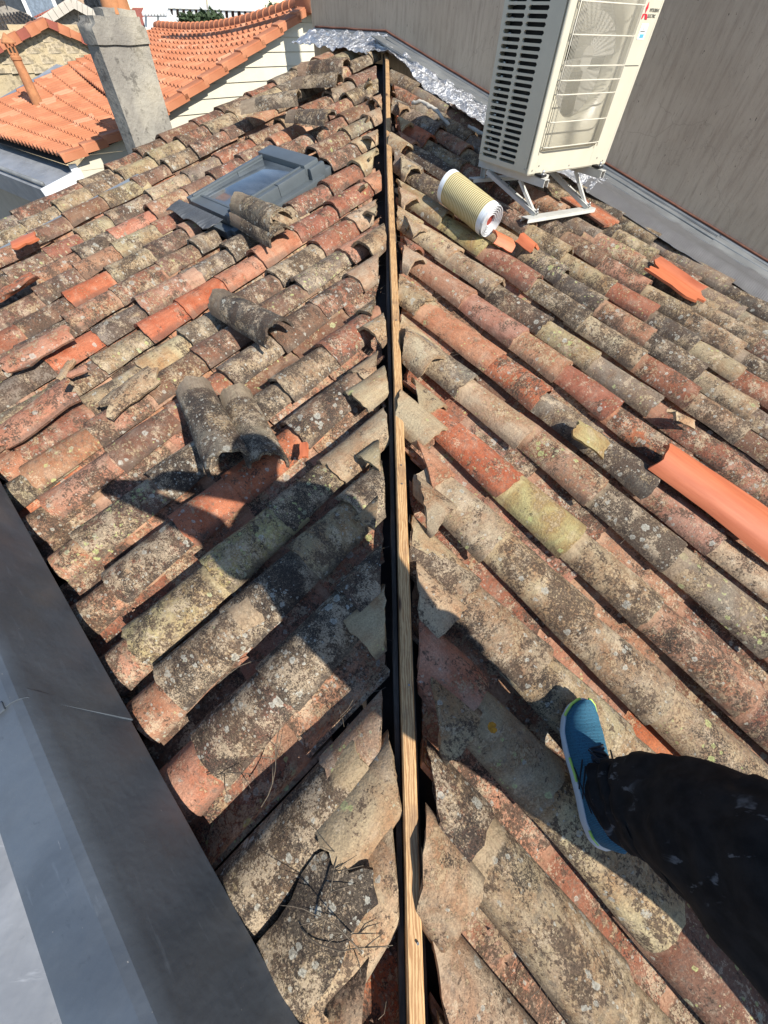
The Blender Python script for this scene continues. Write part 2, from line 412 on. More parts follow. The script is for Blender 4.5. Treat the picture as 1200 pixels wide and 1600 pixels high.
# ------------------------------------------------------------------ clay tiles
TL = .47; TDROP = .045
def tile_bm(L=TL, wl=.196, wu=.160, h=.074, th=.014, ns=11, nl=5, seed=0, wob=.0025, amax=R(82), chip=.004, flat=1.0):
    bm = bmesh.new(); rn = random.Random(seed)
    sd = Vector((seed*3.1, seed*1.7, seed*.9))
    bend = rn.uniform(-.004, .004); tw = rn.uniform(-.004, .004)
    def P(a, t, inner):
        wd = wl+(wu-wl)*t; hh = h*(1-.16*t)
        x = math.sin(a)/math.sin(amax)*wd/2; z = hh*(math.cos(a)-math.cos(amax))/(1-math.cos(amax))
        if inner: x *= (wd-2*th)/wd; z = z*(hh-th)/hh
        y = t*L
        n = noise.noise(Vector((a*1.6, t*3.0, 0))+sd); n2 = noise.noise(Vector((a*4, t*9, 5))+sd)
        z += n*wob*1.6+n2*wob*.6 + bend*math.sin(math.pi*t); x += n2*wob + tw*t*z/h
        if t == 0: y += noise.noise(Vector((a*3, 9, 0))+sd)*chip*2
        if t == 1: y += noise.noise(Vector((a*3, 19, 0))+sd)*chip*3
        return Vector((x, y, z*flat))
    A = [[], []]
    for inner in (0, 1):
        for j in range(nl+1):
            A[inner].append([bm.verts.new(P(-amax+2*amax*i/ns, j/nl, inner)) for i in range(ns+1)])
    o, n = A
    for j in range(nl):
        for i in range(ns):
            bm.faces.new((o[j][i], o[j][i+1], o[j+1][i+1], o[j+1][i]))
            bm.faces.new((n[j][i], n[j+1][i], n[j+1][i+1], n[j][i+1]))
        bm.faces.new((o[j][0], o[j+1][0], n[j+1][0], n[j][0]))
        bm.faces.new((o[j][ns], n[j][ns], n[j+1][ns], o[j+1][ns]))
    for i in range(ns):
        bm.faces.new((o[0][i], n[0][i], n[0][i+1], o[0][i+1]))
        bm.faces.new((o[nl][i], o[nl][i+1], n[nl][i+1], n[nl][i]))
    bmesh.ops.recalc_face_normals(bm, faces=bm.faces)
    return bm
COVERS = []; CHANS = []
def fresh(kind, seed):
    if kind == 'cover': return tile_bm(seed=seed, wl=(.190, .182, .196, .186)[seed % 4], wu=(.155, .150, .160, .152)[seed % 4], h=(.066, .058, .070, .062)[seed % 4], wob=.0035, chip=.006)
    bm = tile_bm(seed=50+seed, wl=.150, wu=.190, h=.058, ns=9, nl=4)
    for v in bm.verts: v.co.z = .022-v.co.z
    bmesh.ops.reverse_faces(bm, faces=bm.faces); return bm
for k in range(7): COVERS.append(mesh(fresh('cover', k), 'cover_tile', 45))
for k in range(4): CHANS.append(mesh(fresh('chan', k), 'channel_tile', 45))
for me in COVERS+CHANS: me.materials.append(MT)

PAL = dict(
    pink=(.43, .235, .15), red=(.33, .135, .08), brown=(.215, .12, .078), ochre=(.41, .33, .20), cream=(.50, .40, .255),
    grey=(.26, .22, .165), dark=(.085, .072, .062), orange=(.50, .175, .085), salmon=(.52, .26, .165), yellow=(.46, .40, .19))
def shade(name, dirt, j=.10):
    c = PAL[name]; k = random.uniform(1-j, 1+j)
    return (c[0]*k, c[1]*k*random.uniform(.95, 1.05), c[2]*k*random.uniform(.93, 1.07), dirt)
def pick(tab):
    x = random.random()*sum(q[1] for q in tab)
    for q in tab:
        x -= q[1]
        if x <= 0: return shade(q[0], random.uniform(*q[2])*random.choice((.95, .85, .65)))
    return shade(tab[0][0], .5)
def tone(side, u, v):
    if side == 'L':
        if u+v > 4.2: return pick([('red', 3, (.6, .9)), ('brown', 3, (.6, .95)), ('grey', 2, (.7, 1)), ('ochre', 1.6, (.6, .9)), ('pink', 1, (.4, .8))])
        if v > 1.5: return pick([('pink', 2.4, (.45, .8)), ('red', 2.2, (.5, .9)), ('grey', 2.6, (.7, 1)), ('ochre', 1.6, (.6, 1)), ('brown', 2, (.6, .9)), ('cream', .8, (.3, .7))])
        return pick([('pink', 2, (.5, .8)), ('ochre', 2.4, (.6, .95)), ('red', 1.6, (.6, .9)), ('brown', 1.4, (.6, .9)), ('grey', 1, (.7, 1)), ('cream', .8, (.5, .8))])
    if u > 2.4: return pick([('brown', 2.4, (.6, 1)), ('grey', 3, (.7, 1)), ('ochre', 1.8, (.7, 1)), ('dark', 1, (.6, 1)), ('red', 1.6, (.6, .9)), ('pink', 1, (.5, .9))])
    if u > 1.0: return pick([('pink', 2.6, (.5, .85)), ('grey', 2.4, (.7, 1)), ('red', 1.6, (.5, .9)), ('ochre', 1.6, (.6, 1)), ('brown', 1.6, (.6, 1)), ('cream', .5, (.4, .7))])
    return pick([('ochre', 3, (.7, 1)), ('pink', 2.4, (.6, .9)), ('cream', 1.4, (.6, .9)), ('red', 1, (.7, .9)), ('brown', 1, (.7, 1))])
# tiles whose look is worth fixing: side, u, v, tone, dirt
SPOTS = [('L', .618, 3.10, 'orange', .05), ('L', .894, 3.012, 'salmon', .15), ('L', .778, 2.305, 'orange', .05), ('L', .205, 2.63, 'orange', .15),
    ('L', .488, 2.222, 'cream', .15), ('L', 1.30, 2.30, 'salmon', .0), ('L', .05, 1.9, 'pink', .5), ('L', .33, 1.13, 'orange', .35), ('L', 1.0, 3.75, 'salmon', .25),
    ('R', 2.198, 1.035, 'ochre', .95), ('R', 1.9, 1.01, 'orange', .35), ('R', 1.37, .53, 'cream', .2), ('R', 2.184, 1.50, 'yellow', .05),
    ('R', 1.677, 1.02, 'grey', .9), ('R', .98, .43, 'orange', .6), ('R', 1.09, .30, 'yellow', .12), ('R', 1.6, .9, 'orange', .4),
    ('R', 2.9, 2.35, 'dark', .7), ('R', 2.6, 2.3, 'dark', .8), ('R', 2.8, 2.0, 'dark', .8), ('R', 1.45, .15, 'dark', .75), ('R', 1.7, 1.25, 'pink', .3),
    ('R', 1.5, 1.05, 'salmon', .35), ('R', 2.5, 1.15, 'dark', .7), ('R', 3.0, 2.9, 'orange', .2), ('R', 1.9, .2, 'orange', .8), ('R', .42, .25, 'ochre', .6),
    ('L', 2.7, 4.5, 'ochre', .7), ('L', 1.1, 4.5, 'ochre', .6), ('L', .6, 4.5, 'ochre', .85), ('L', .42, .65, 'ochre', .6), ('L', .0, .95, 'yellow', .8)]

def slope(side):
    Y, X, Z = (YL, XL, ZL) if side == 'L' else (YR, XR, ZR)
    if side == 'L':
        root = empty('roof_slope', (0, 0, 0), label='weathered clay-tile roof slope with the skylight, left of the bare timber batten', cat='tiled roof', group='clay tile roof slopes')
        edges = [-.16, .045, .36, .60, .80, 1.055, 1.31, 1.60, 1.84, 2.03]
        while edges[-1] < 3.9: edges.append(edges[-1]+.25+random.uniform(-.012, .012))
        edges = edges[:-1]+[4.15, 4.42, 4.64]
    else:
        root = empty('roof_slope', (0, 0, 0), label='weathered clay-tile roof slope under the air conditioner, right of the bare timber batten', cat='tiled roof', group='clay tile roof slopes')
        edges = [-.77, -.53, -.29, -.055, .185, .415, .655, .90, 1.185, 1.43, 1.69, 1.93]
        while edges[-1] < 3.62: edges.append(edges[-1]+.245+random.uniform(-.012, .012))
    def put(kind, along, across, lift, meshes, yaw, L, col, tiltup, roll=0, clip_extra=0, force=None, sx=1.0):
        # along = lower end position along the slope, across = column position
        u_, v_ = (along, across) if side == 'L' else (across, along)
        org = Vector(((u_-v_)*C2, (u_+v_)*C2, SL*along+lift-TDROP))
        rot = Matrix.Rotation(roll, 4, 'Y') @ Matrix.Rotation(yaw, 4, 'Z') @ Matrix.Rotation(-tiltup, 4, 'X')
        m = frame(X, Y, Z, org) @ rot @ Matrix.Diagonal((sx, L/TL, 1, 1))
        me = meshes[random.randrange(len(meshes))] if force is None else meshes[force]
        # clip at the hip (world x) and round the skylight
        yy = max(0, ((u_+v_)*C2+.2))
        gap = (.048+.007*yy if side == 'L' else .036+.002*yy)+random.uniform(0, .022)+clip_extra
        sgn = -1 if side == 'L' else 1
        planes = []
        far = [m @ Vector((x, TL, 0)) for x in (-.1, .1)]
        near = [m @ Vector((x, 0, 0)) for x in (-.1, .1)]
        if max(p.x*-sgn for p in far) > -gap:
            if min(p.x*-sgn for p in near) > -gap-.03: return None
            planes.append((Vector((sgn*gap, (far[0].y+far[1].y)/2, 0)), Vector((-sgn, random.uniform(-.22, .22), 0))))
        if side == 'L' and 2.80 < across < 3.47:
            if along >= 1.24 and along < 2.20: return None
            if along < 1.24 < along+L: planes.append((uvw(1.27, 3, 0), Vector((C2, C2, 0))))
        if planes:
            bm = bmesh.new(); bm.from_mesh(me); im = m.inverted()
            for co, no in planes:
                lc = im @ co; ln = (m.to_3x3().transposed() @ no).normalized()
                r = bmesh.ops.bisect_plane(bm, geom=bm.verts[:]+bm.edges[:]+bm.faces[:], dist=1e-5, plane_co=lc, plane_no=ln, clear_outer=True)
                ce = [e for e in r['geom_cut'] if isinstance(e, bmesh.types.BMEdge)]
                cv = [q for q in r['geom_cut'] if isinstance(q, bmesh.types.BMVert)]
                for q in cv:
                    q.co += ln*noise.noise(q.co*45+Vector((along*9, across*7, 0)))*.010
                if ce:
                    try: bmesh.ops.holes_fill(bm, edges=ce, sides=0)
                    except Exception: pass
            if len(bm.faces) < 12: bm.free(); return None
            sharpen(bm, 45)
            me = mesh(bm, kind); me.materials.append(MT)
        o = link(kind, me, None, root, m); o.color = col
        return o
    for ci, e in enumerate(edges):
        wide = 1.25 if (side == 'L' and e > 4.3) else 1.0
        across = e+.100*wide
        hip = across
        # covers
        if side == 'L': a = -.315+random.uniform(-.03, .03)-(0 if e > .2 else .10)
        else: a = -1.38+random.uniform(0, .2)
        if side == 'R' and e > 2.3: a = -.9+random.uniform(0, .2)
        if side == 'L' and e > 4.3: hip = 3.98+.1
        if side == 'R' and e > 3.3: hip = 3.55
        base_yaw = random.uniform(-.012, .012)
        if side == 'L':      # short clean under-tile showing past the first cover
            put('cover_tile', a-random.uniform(.11, .16), across, -.004, COVERS, base_yaw, .34, shade(random.choice(('salmon', 'pink', 'pink', 'ochre')), random.uniform(.5, .9)), .0, sx=.93*wide)
        first = True
        while a < hip-.10 and a < 4.0:
            ex = random.choice((.25, .275, .29, .30, .33) if side == 'L' else (.29, .31, .33, .36, .41))+random.uniform(-.015, .015)
            if a > across-.75 and random.random() < .4: ex += .04
            L = min(ex+.095, .52)
            if side == 'L': u_, v_ = a+.2, across
            else: u_, v_ = across, a+.2
            c = tone(side, u_, v_)
            dark_bottom = (side == 'L' and a < 0)
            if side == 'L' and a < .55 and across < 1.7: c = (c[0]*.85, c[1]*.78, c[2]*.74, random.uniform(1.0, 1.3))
            if a+L > across-.06 and e < 3.4 and random.random() < .7: c = shade(random.choice(('cream', 'cream', 'ochre', 'salmon')), random.uniform(.05, .5))
            for sd, su, sv, nm, dt in SPOTS:
                if sd == side and abs(su-u_) < (.19 if side == 'L' else .12) and abs(sv-v_) < (.12 if side == 'L' else .19):
                    c = shade(nm, dt, .03)
            pass
            lift = -.004+random.uniform(-.004, .006)+(.0 if not first else .012)
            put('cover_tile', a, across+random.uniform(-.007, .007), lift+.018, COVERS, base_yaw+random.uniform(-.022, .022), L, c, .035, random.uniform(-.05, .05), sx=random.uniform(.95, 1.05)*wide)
            a += ex; first = False
        # channel to the low side of this cover, and the short cut piece riding on the hip end
        ca = across-.125*wide-.002 if ci else across-.125
        a = -.50 if side == 'L' else -1.45
        while a < ca-.02 and a < 3.9:
            ex = .36+random.uniform(-.02, .02)
            c = pick([('orange', .35, (.5, .9)), ('salmon', .8, (.7, 1)), ('red', 1.6, (.7, 1)), ('pink', 1.6, (.6, .9)), ('brown', 1.2, (.5, .9))])
            put('channel_tile', a, ca+random.uniform(-.006, .006), -.014, CHANS, random.uniform(-.02, .02), ex+.08, c, .030)
            a += ex
        if side == 'R' and .0 < e < 3.0 and random.random() < .6:      # second pale offcut, low in the channel
            put('cover_tile', across-.02-random.uniform(.20, .26), across+.01, -.012, COVERS, random.uniform(-.16, .02), .40, shade('cream', random.uniform(.1, .5)), .0, random.uniform(-.2, .1), sx=.95)
        if (side == 'L' and e < 3.6) or (side == 'R' and e < 3.2):
            if random.random() < .85:
                k = across-.30+random.uniform(-.05, .05)
                c = shade(random.choice(('cream', 'cream', 'ochre', 'cream', 'cream')), random.uniform(.05, .45))
                put('cover_tile', k, across-.10+random.uniform(-.02, .02), .030+random.uniform(0, .012), COVERS, random.uniform(-.10, .10)*(1 if side == 'L' else -1), .44, c, .05, random.uniform(-.12, .12), clip_extra=random.uniform(-.012, .02), sx=.92)
    # dark boarding the tiles lie on
    def deck(bm):
        z = -.105
        if side == 'L': pts = [(-.47, -.47), (-.47, 4.84), (4.2, 4.84), (4.2, 4.2)]
        else: pts = [(-.62, -1.5), (-.62, -.62), (4.2, 4.2), (4.2, -1.5)]
        P = [uvw(u, v, SL*(u if side == 'L' else v)+z) for u, v in pts]
        prism(bm, P, (0, 0, -.03))
    simple('roof_deck', deck, MDARK, root)
    # boards on edge along the hip void
    def hb(bm):
        sgn = -1 if side == 'L' else 1
        for y0 in [q*.55-.6 for q in range(12)]:
            y1 = min(y0+.545, 5.7); x = sgn*.075
            prism(bm, [(x, y0, K*y0-.10), (x, y1, K*y1-.10), (x, y1, K*y1-.02), (x, y0, K*y0-.02)], (sgn*.02, 0, 0))
    return root
random.seed(11)
RL = slope('L')
random.seed(23)
RR = slope('R')

# ------------------------------------------------------------------ hip batten
def beam(bm):
    n = 48; y0, y1 = -.80, 5.92; rings = []
    for i in range(n+1):
        y = y0+(y1-y0)*i/n; x = .004*math.sin(y*1.3); z = K*y+.012+.002*math.sin(y*3)
        w_ = .0178+noise.noise(Vector((0, y*6, 0)))*.0012
        rings.append([bm.verts.new(p) for p in ((x-w_, y, z-.004), (x-w_+.004, y, z), (x+w_-.004, y, z), (x+w_, y, z-.004), (x+w_, y, z-.075), (x-w_, y, z-.075))])
    for i in range(n):
        for k in range(6): bm.faces.new((rings[i][k], rings[i][(k+1) % 6], rings[i+1][(k+1) % 6], rings[i+1][k]))
    bm.faces.new(rings[0]); bm.faces.new(rings[-1][::-1]); bmesh.ops.recalc_face_normals(bm, faces=bm.faces)
HB = empty('hip_batten', (0, 2, K*2), label='long bare pine batten running up the open hip between the two tiled slopes', cat='timber batten')
simple('batten', beam, MWOOD, HB, mw=Matrix.Identity(4))
def under(bm):
    y0, y1 = -.8, 5.9
    prism(bm, [(-.034, y0, K*y0-.03), (-.034, y1, K*y1-.03), (-.021, y1, K*y1-.03), (-.021, y0, K*y0-.03)], (0, 0, -.08))
    prism(bm, [(-.030, y0, K*y0-.064), (-.030, y1, K*y1-.064), (.03, y1, K*y1-.064), (.03, y0, K*y0-.064)], (0, 0, -.06))
simple('backing_board', under, m_plain('grey_brown_timber', (.10, .085, .07), .9, var=.3, stretch=(20, 1, 20)), HB)
def nails(bm):
    for y in (.25, .9, .98, 1.8, 2.6, 3.5, -.25): 
        tube(bm, [(.006, y, K*y+.010), (.006, y, K*y+.0165)], .0028, 6)
simple('nail', nails, MGALV, HB, kind='stuff')

# ------------------------------------------------------------------ big rendered wall and its flashing
WU = 4.30; WEND = 5.455
def wall(bm):
    P = [uvw(WU, -9, 0), uvw(WU, WEND, 0), uvw(WU+.18, WEND, 0), uvw(WU+.18, -9, 0)]
    P = [Vector((p.x, p.y, -9)) for p in P]; prism(bm, P, (0, 0, 13.2))
wf = frame(Vector((-C2, C2, 0)), Vector((-C2, -C2, 0)), Vector((0, 0, 1)), uvw(WU, 0, 0))
bm = bmesh.new(); wall(bm); bmesh.ops.transform(bm, matrix=wf.inverted(), verts=bm.verts)
W = link('party_wall', mesh(bm), MWALL, None, wf)
tag(W, 'tall streaked grey-brown rendered wall behind the air conditioner and the end of the hip', 'wall')
FL = empty('wall_flashing', uv(4.2, 2, .05), label='zinc and crinkled foil flashing along the foot of the rendered wall', cat='flashing')
def strip(bm, u0, z0, u1, z1, v0, v1, th=.006, n=20, amp=.0, left=False):
    def P(i, j):
        v = v0+(v1-v0)*i; u = u0+(u1-u0)*j; z = z0+(z1-z0)*j + amp*noise.noise(Vector((v*3, j*2, u0)))
        return uvw(u, v, SL*min(u if left else 9, v, 4.3)+z)
    grid(bm, P, n, 3); solid(bm, th)
vs = [-3.0, -1.2, .62, 2.45, 4.27]
for i in range(4):
    simple('zinc_strip', lambda bm: (strip(bm, WU-.004, .072, WU-.02, .052, vs[i], vs[i+1]-.003, .004), strip(bm, WU-.02, .052, WU-.235, .042+.003*i, vs[i], vs[i+1]+.012, .006, amp=.004)), MZB, FL, 30)
simple('zinc_strip', lambda bm: (strip(bm, WU-.004, .072, WU-.02, .052, 4.28, WEND-.02, .004), strip(bm, WU-.02, .052, WU-.10, .03, 4.28, WEND-.02, .005)), MZB, FL, 30)
def sealant(bm):
    pts = [uvw(WU-.006, v, SL*min(v, WU)+.080+.004*noise.noise(Vector((v*5, 0, 0)))) for v in [-3+q*.12 for q in range(61)]+[WU]+[WU+.1*q for q in range(1, 12)]]
    tube(bm, pts, .008, 6)
simple('sealant_bead', sealant, MRUST, FL, 40)
def foil(bm, v0, v1, ua, ub, nv, nu, amp, rib=0):
    def P(i, j):
        v = v0+(v1-v0)*i; edge = ub(v); u = ua+(edge-ua)*j
        base = SL*min(u, v)
        z = .055-.012*j+amp*(noise.noise(Vector((v*9, u*9, 1)))+.6*noise.noise(Vector((v*24, u*24, 2)))) + rib*math.sin(v*2*math.pi/.015)
        z += .018*math.sin((u-ua)*2*math.pi/.25)*(j > .2)
        return uvw(u+.012*noise.noise(Vector((v*7, 3, 0)))*(j > .9), v, base+z)
    grid(bm, P, nv, nu); solid(bm, .002)
simple('crinkled_foil_strip', lambda bm: foil(bm, 1.55, 4.30, WU-.20, lambda v: 3.68+.32*max(0, min(1, (v-2.9)/1.2))+.02*math.sin(v*9), 260, 40, .020), MFOIL, FL, 70)
MPLE = m_plain('ribbed_grey_foil', (.36, .36, .37), .38, .75, var=.1, sc_=10)
simple('pleated_foil_strip', lambda bm: foil(bm, -3.0, 1.62, WU-.22, lambda v: 3.74+.02*math.sin(v*6), 1500, 10, .004, .0010), MPLE, FL, 70)
def foil_l(bm):
    def P(i, j):
        v = 4.22+(WEND-.03-4.22)*i; u = WU-.06-(.30)*j
        return uvw(u, v, SL*min(u, v)+.075-.03*j+.022*(noise.noise(Vector((v*9, u*9, 1)))+.6*noise.noise(Vector((v*24, u*24, 2))))-.05*max(0, .5-i*6)*j)
    grid(bm, P, 110, 30); solid(bm, .002)
simple('crinkled_foil_strip', foil_l, MFOIL, FL, 70)

# ------------------------------------------------------------------ zinc-capped parapet at the lower left
PC = empty('zinc_parapet', uvw(-.5, 1, .3), label='dark zinc-capped parapet along the eaves in the lower left corner', cat='parapet')
def cap(bm, v0, v1, o):
    prof = [(-.450, -.045), (-.438, -.052), (-.427, -.050), (-.425, -.042), (-.492, .170), (-.499, .187), (-.508, .198), (-.522, .204), (-.605, .188), (-.616, .182), (-.622, .170), (-.625, .03)]
    A = [[bm.verts.new(uvw(u+(o if k < 4 else 0), v-.10*max(0, min(1, (u+.50)/.07)), z+(o if k > 3 else 0))) for k, (u, z) in enumerate(prof)] for v in [v0+(v1-v0)*q/8 for q in range(9)]]
    for i in range(8):
        for k in range(len(prof)-1): bm.faces.new((A[i][k], A[i+1][k], A[i+1][k+1], A[i][k+1]))
    solid(bm, .004)
capf = frame(Vector((-C2, C2, 0)), Vector((-C2, -C2, 0)), Vector((0, 0, 1)), uvw(-.45, 0, 0))
for a_, b_, o in ((-1.2, .805, 0.0), (.78, 3.7, .009)):
    bm = bmesh.new(); cap(bm, a_, b_, o); bmesh.ops.transform(bm, matrix=capf.inverted(), verts=bm.verts)
    link('zinc_cap', mesh(bm, 'zinc_cap', 20), MZD, PC, capf)
simple('parapet_core', lambda bm: prism(bm, [uvw(-.46, -1.2, -.04), uvw(-.46, 3.6, -.04), uvw(-.60, 3.6, -.04), uvw(-.60, -1.2, -.04)], (0, 0, .10)) or prism(bm, [uvw(-.47, -1.2, -.05), uvw(-.47, 3.6, -.05), uvw(-.595, 3.6, -.05), uvw(-.595, -1.2, -.05)], (0, 0, -1.5)), MDARK, PC)
simple('seam_plate', lambda bm: box(bm, (0, 0, 0), (.070, .024, .005), frame(Vector((-C2, -C2, -.18)).normalized(), Vector((-C2, C2, 0)), Vector((-.15*C2, -.15*C2, 1)).normalized(), uvw(-.568, .785, .206)), .003), MZD, PC, 30)
ZR_ = empty('zinc_roof', uvw(-1, 0, .1), label='pale grey standing-seam zinc sheet beyond the parapet at the left edge', cat='zinc roof')
bm = bmesh.new(); prism(bm, [uvw(-.62, -1.6, .03), uvw(-.62, 3.6, .03), uvw(-3.2, 3.6, -.08), uvw(-3.2, -1.6, -.08)], (0, 0, -.02))
bmesh.ops.recalc_face_normals(bm, faces=bm.faces); link('zinc_sheet', mesh(bm), MZL, ZR_)
for v in (-.52, .10, .70, 1.3):
    simple('standing_seam', lambda bm: prism(bm, [uvw(-.628, v, .03), uvw(-.628, v+.05, .03), uvw(-.628, v+.036, .085), uvw(-.628, v+.014, .085)], uvw(-2.4, v, -.045)-uvw(-.628, v, .03)), MZB, ZR_, 30)

# house walls below the tiled roof
simple('house_wall', lambda bm: prism(bm, [uvw(-.35, 4.82, -9), uvw(4.3, 4.82, -9), uvw(4.3, 4.62, -9), uvw(-.35, 4.62, -9)], (0, 0, 8.7)), MBEIGE, label='plain wall of the house under the left verge of the tiled roof', cat='wall')

# grey metal strip between the verge tiles
simple('verge_strip', lambda bm: prism(bm, [uv(.25, 4.300, .012), uv(1.46, 4.300, .012), uv(1.46, 4.375, .02), uv(.25, 4.375, .02)], (0, 0, .012)), m_plain('grey_flat_strip', (.27, .30, .32), .5, .3, var=.1), RL)

# ------------------------------------------------------------------ loose tiles lying on the slopes
def loose(label, side, a, b, lift, col, L=None, roll=0, me=None, name='loose_tile', sx=1., nose=0, group='loose clay tiles lying on the roof', mat=None, cat='clay tile'):
    A = uv(a[0], a[1], lift); B = uv(b[0], b[1], lift+nose)   # A wide end, B narrow end
    Y = (B-A).normalized(); N = (ZL if side == 'L' else ZR); X = Y.cross(N).normalized(); Z = X.cross(Y)
    m = frame(X, Y, Z, A) @ Matrix.Rotation(roll, 4, 'Y') @ Matrix.Diagonal((sx, (L or (B-A).length)/TL, sx, 1))
    o = link(name, me or COVERS[random.randrange(7)], None, None, m)
    o.color = col
    return tag(o, label, cat, group)
random.seed(5)
LT = mesh(tile_bm(seed=71, wl=.178, wu=.150, h=.084, ns=13, nl=7, wob=.005, chip=.010), 'loose_tile', 45); LT.materials.append(MT)
def cc(n, d): return (*PAL[n], d)
loose('large grey lichened loose tile lying crosswise left of centre, nearest the camera, open end down', 'L', (.26, 1.165), (.385, 1.64), .105, (.17, .15, .115, .9), sx=1.02, me=LT)
loose('loose tile half tucked behind the grey one left of centre, its yellowish end lit', 'L', (.375, 1.09), (.515, 1.53), .040, (.23, .20, .14, .9), roll=.62, sx=.95, me=LT)
loose('single dark grey loose tile lying crosswise between the nearest pair and the stacked pair', 'L', (.83, 1.58), (.81, 2.07), .105, (.075, .068, .058, .8), roll=-.1, me=LT)
loose('speckled grey loose tile on top of the stacked pair just below the skylight', 'L', (1.40, 2.28), (1.42, 2.75), .140, (.15, .135, .10, .9), roll=-.1, me=LT)
loose('dark loose tile underneath in the stacked pair just below the skylight', 'L', (1.375, 2.27), (1.40, 2.75), .092, cc('dark', .9), roll=-.05)
loose('long grey-green loose tile lying along the slope above and left of the skylight', 'L', (2.72, 3.74), (2.42, 4.12), .13, cc('grey', 1), L=.50)
loose('nearly black loose tile lying above the skylight hood', 'L', (2.58, 3.20), (2.50, 3.56), .115, cc('dark', .6), L=.40)
loose('brown loose tile near the top of the hip, arched end open toward the batten', 'L', (3.32, 3.82), (3.18, 4.20), .14, cc('brown', .85), L=.46)
loose('worn loose tile under the arched brown one near the top of the hip', 'L', (3.22, 3.80), (3.05, 4.2), .085, cc('dark', .9), L=.46, roll=.1)
loose('brand new smooth orange ridge tile lying on the right slope at the photo edge', 'R', (1.645, -.60), (1.615, .03), .085, (.5, .2, .1, 0), L=.64, me=None, sx=1.30, name='new_tile')
NT_ = bpy.data.objects['new_tile']; NT_.data = NT_.data.copy(); NT_.data.materials.clear(); NT_.data.materials.append(MNEW)
def plate(name, label, side, u, v, yaw, sx, sy, lift, mat, col=None, curve=.0, seed=1, rim=0, tilt=0, cat='clay tile'):
    bm = bmesh.new(); sd = Vector((seed*2.3, seed, 0))
    nx, ny = 8, 6
    out = [(-1, -1), (1, -1), (1, 1), (-1, 1)]
    def P(i, j):
        x = (i-.5)*sx; y = (j-.5)*sy
        k = noise.noise(Vector((i*2, j*2, 0))+sd)
        if i in (0, 1): x += .18*sx*noise.noise(Vector((j*3, 4, 0))+sd)
        if j in (0, 1): y += .22*sy*noise.noise(Vector((i*3, 8, 0))+sd)
        return Vector((x, y, curve*(1-(2*i-1)**2)+k*.003+(rim*max(0, i-.84)/.16)))
    grid(bm, P, nx, ny); solid(bm, .013)
    Y, X, Z = (YL, XL, ZL) if side == 'L' else (YR, XR, ZR)
    m = frame(X, Y, Z, uv(u, v, lift)) @ Matrix.Rotation(yaw, 4, 'Z') @ Matrix.Rotation(tilt, 4, 'X')
    o = link(name, mesh(bm, name, 40), mat, None, m)
    if col: o.color = col
    return tag(o, label, cat, 'broken and flat tile pieces')
plate('broken_tile', 'upper of the two big broken salmon tile pieces at the left edge', 'L', .02, 2.66, -.12, .17, .36, .105, MT, cc('salmon', .45), .03, 2)
plate('broken_tile', 'big dark mossy slab of broken tile beside the batten foot with twigs over it', 'L', -.315, -.005, .10, .155, .27, .070, MT, (.20, .17, .09, 1.25), .016, 21, 0, -.05)
plate('broken_tile', 'lower of the two big broken salmon tile pieces at the left edge', 'L', -.16, 2.17, .10, .20, .36, .105, MT, cc('salmon', .25), .03, 5)
plate('broken_tile', 'small splintered pale tile shard between the two broken salmon pieces at the left edge', 'L', .06, 2.36, .7, .05, .12, .10, MT, cc('cream', .2), .005, 7)
plate('broken_tile', 'second splintered tile shard beside the lower broken salmon piece at the left edge', 'L', .09, 2.30, -.4, .05, .09, .095, MT, cc('salmon', .2), .005, 8)
plate('broken_tile', 'pale broken tile with a smooth white patch in the middle of the left slope', 'L', .20, 1.93, .05, .16, .27, .088, MT, cc('cream', .35), .025, 9)
plate('broken_tile', 'flat brick-red tile with raised rim at the upper left edge of the lower slope', 'L', .15, 3.46, .1, .17, .27, .10, MT, cc('orange', .35), .0, 3, .03)
plate('broken_tile', 'bright orange shard beside the grey metal strip near the left verge', 'L', .42, 4.10, -.2, .15, .17, .085, MNEW, None, .01, 4)
plate('flat_tile', 'bright orange interlocking tile with raised rib among dark tiles below the foil', 'R', 3.19, .56, -.04, .17, .36, .085, MNEW, None, .0, 6, .035)
plate('flat_tile', 'flat red-orange tile with white specks between the foil and the bracket rail', 'R', 3.50, 1.38, 0, .22, .40, .05, MT, cc('orange', .12), .0, 11)
plate('broken_tile', 'cream-yellow broken tile end lying on the middle of the right slope', 'R', 1.42, .27, .15, .11, .15, .10, MT, cc('yellow', .1), .01, 12)
plate('broken_tile', 'curled orange tile fragment in front of the open end of the yellow roll', 'R', 2.33, 1.40, .8, .12, .13, .08, MNEW, None, .04, 13, .02, .2)
plate('broken_tile', 'second orange fragment between the yellow roll and the bracket rail', 'R', 2.46, 1.30, -.1, .10, .12, .09, MNEW, None, .035, 14, 0)
plate('broken_tile', 'whitish flake of tile leaning on the right slope above the orange ridge tile', 'R', 1.93, .04, .9, .06, .17, .10, MT, cc('cream', .1), .02, 15, 0, .3)
plate('broken_tile', 'small red and white chips by the crosswise pair left of centre', 'L', .50, 1.02, .9, .03, .07, .075, MNEW, None, .0, 16)
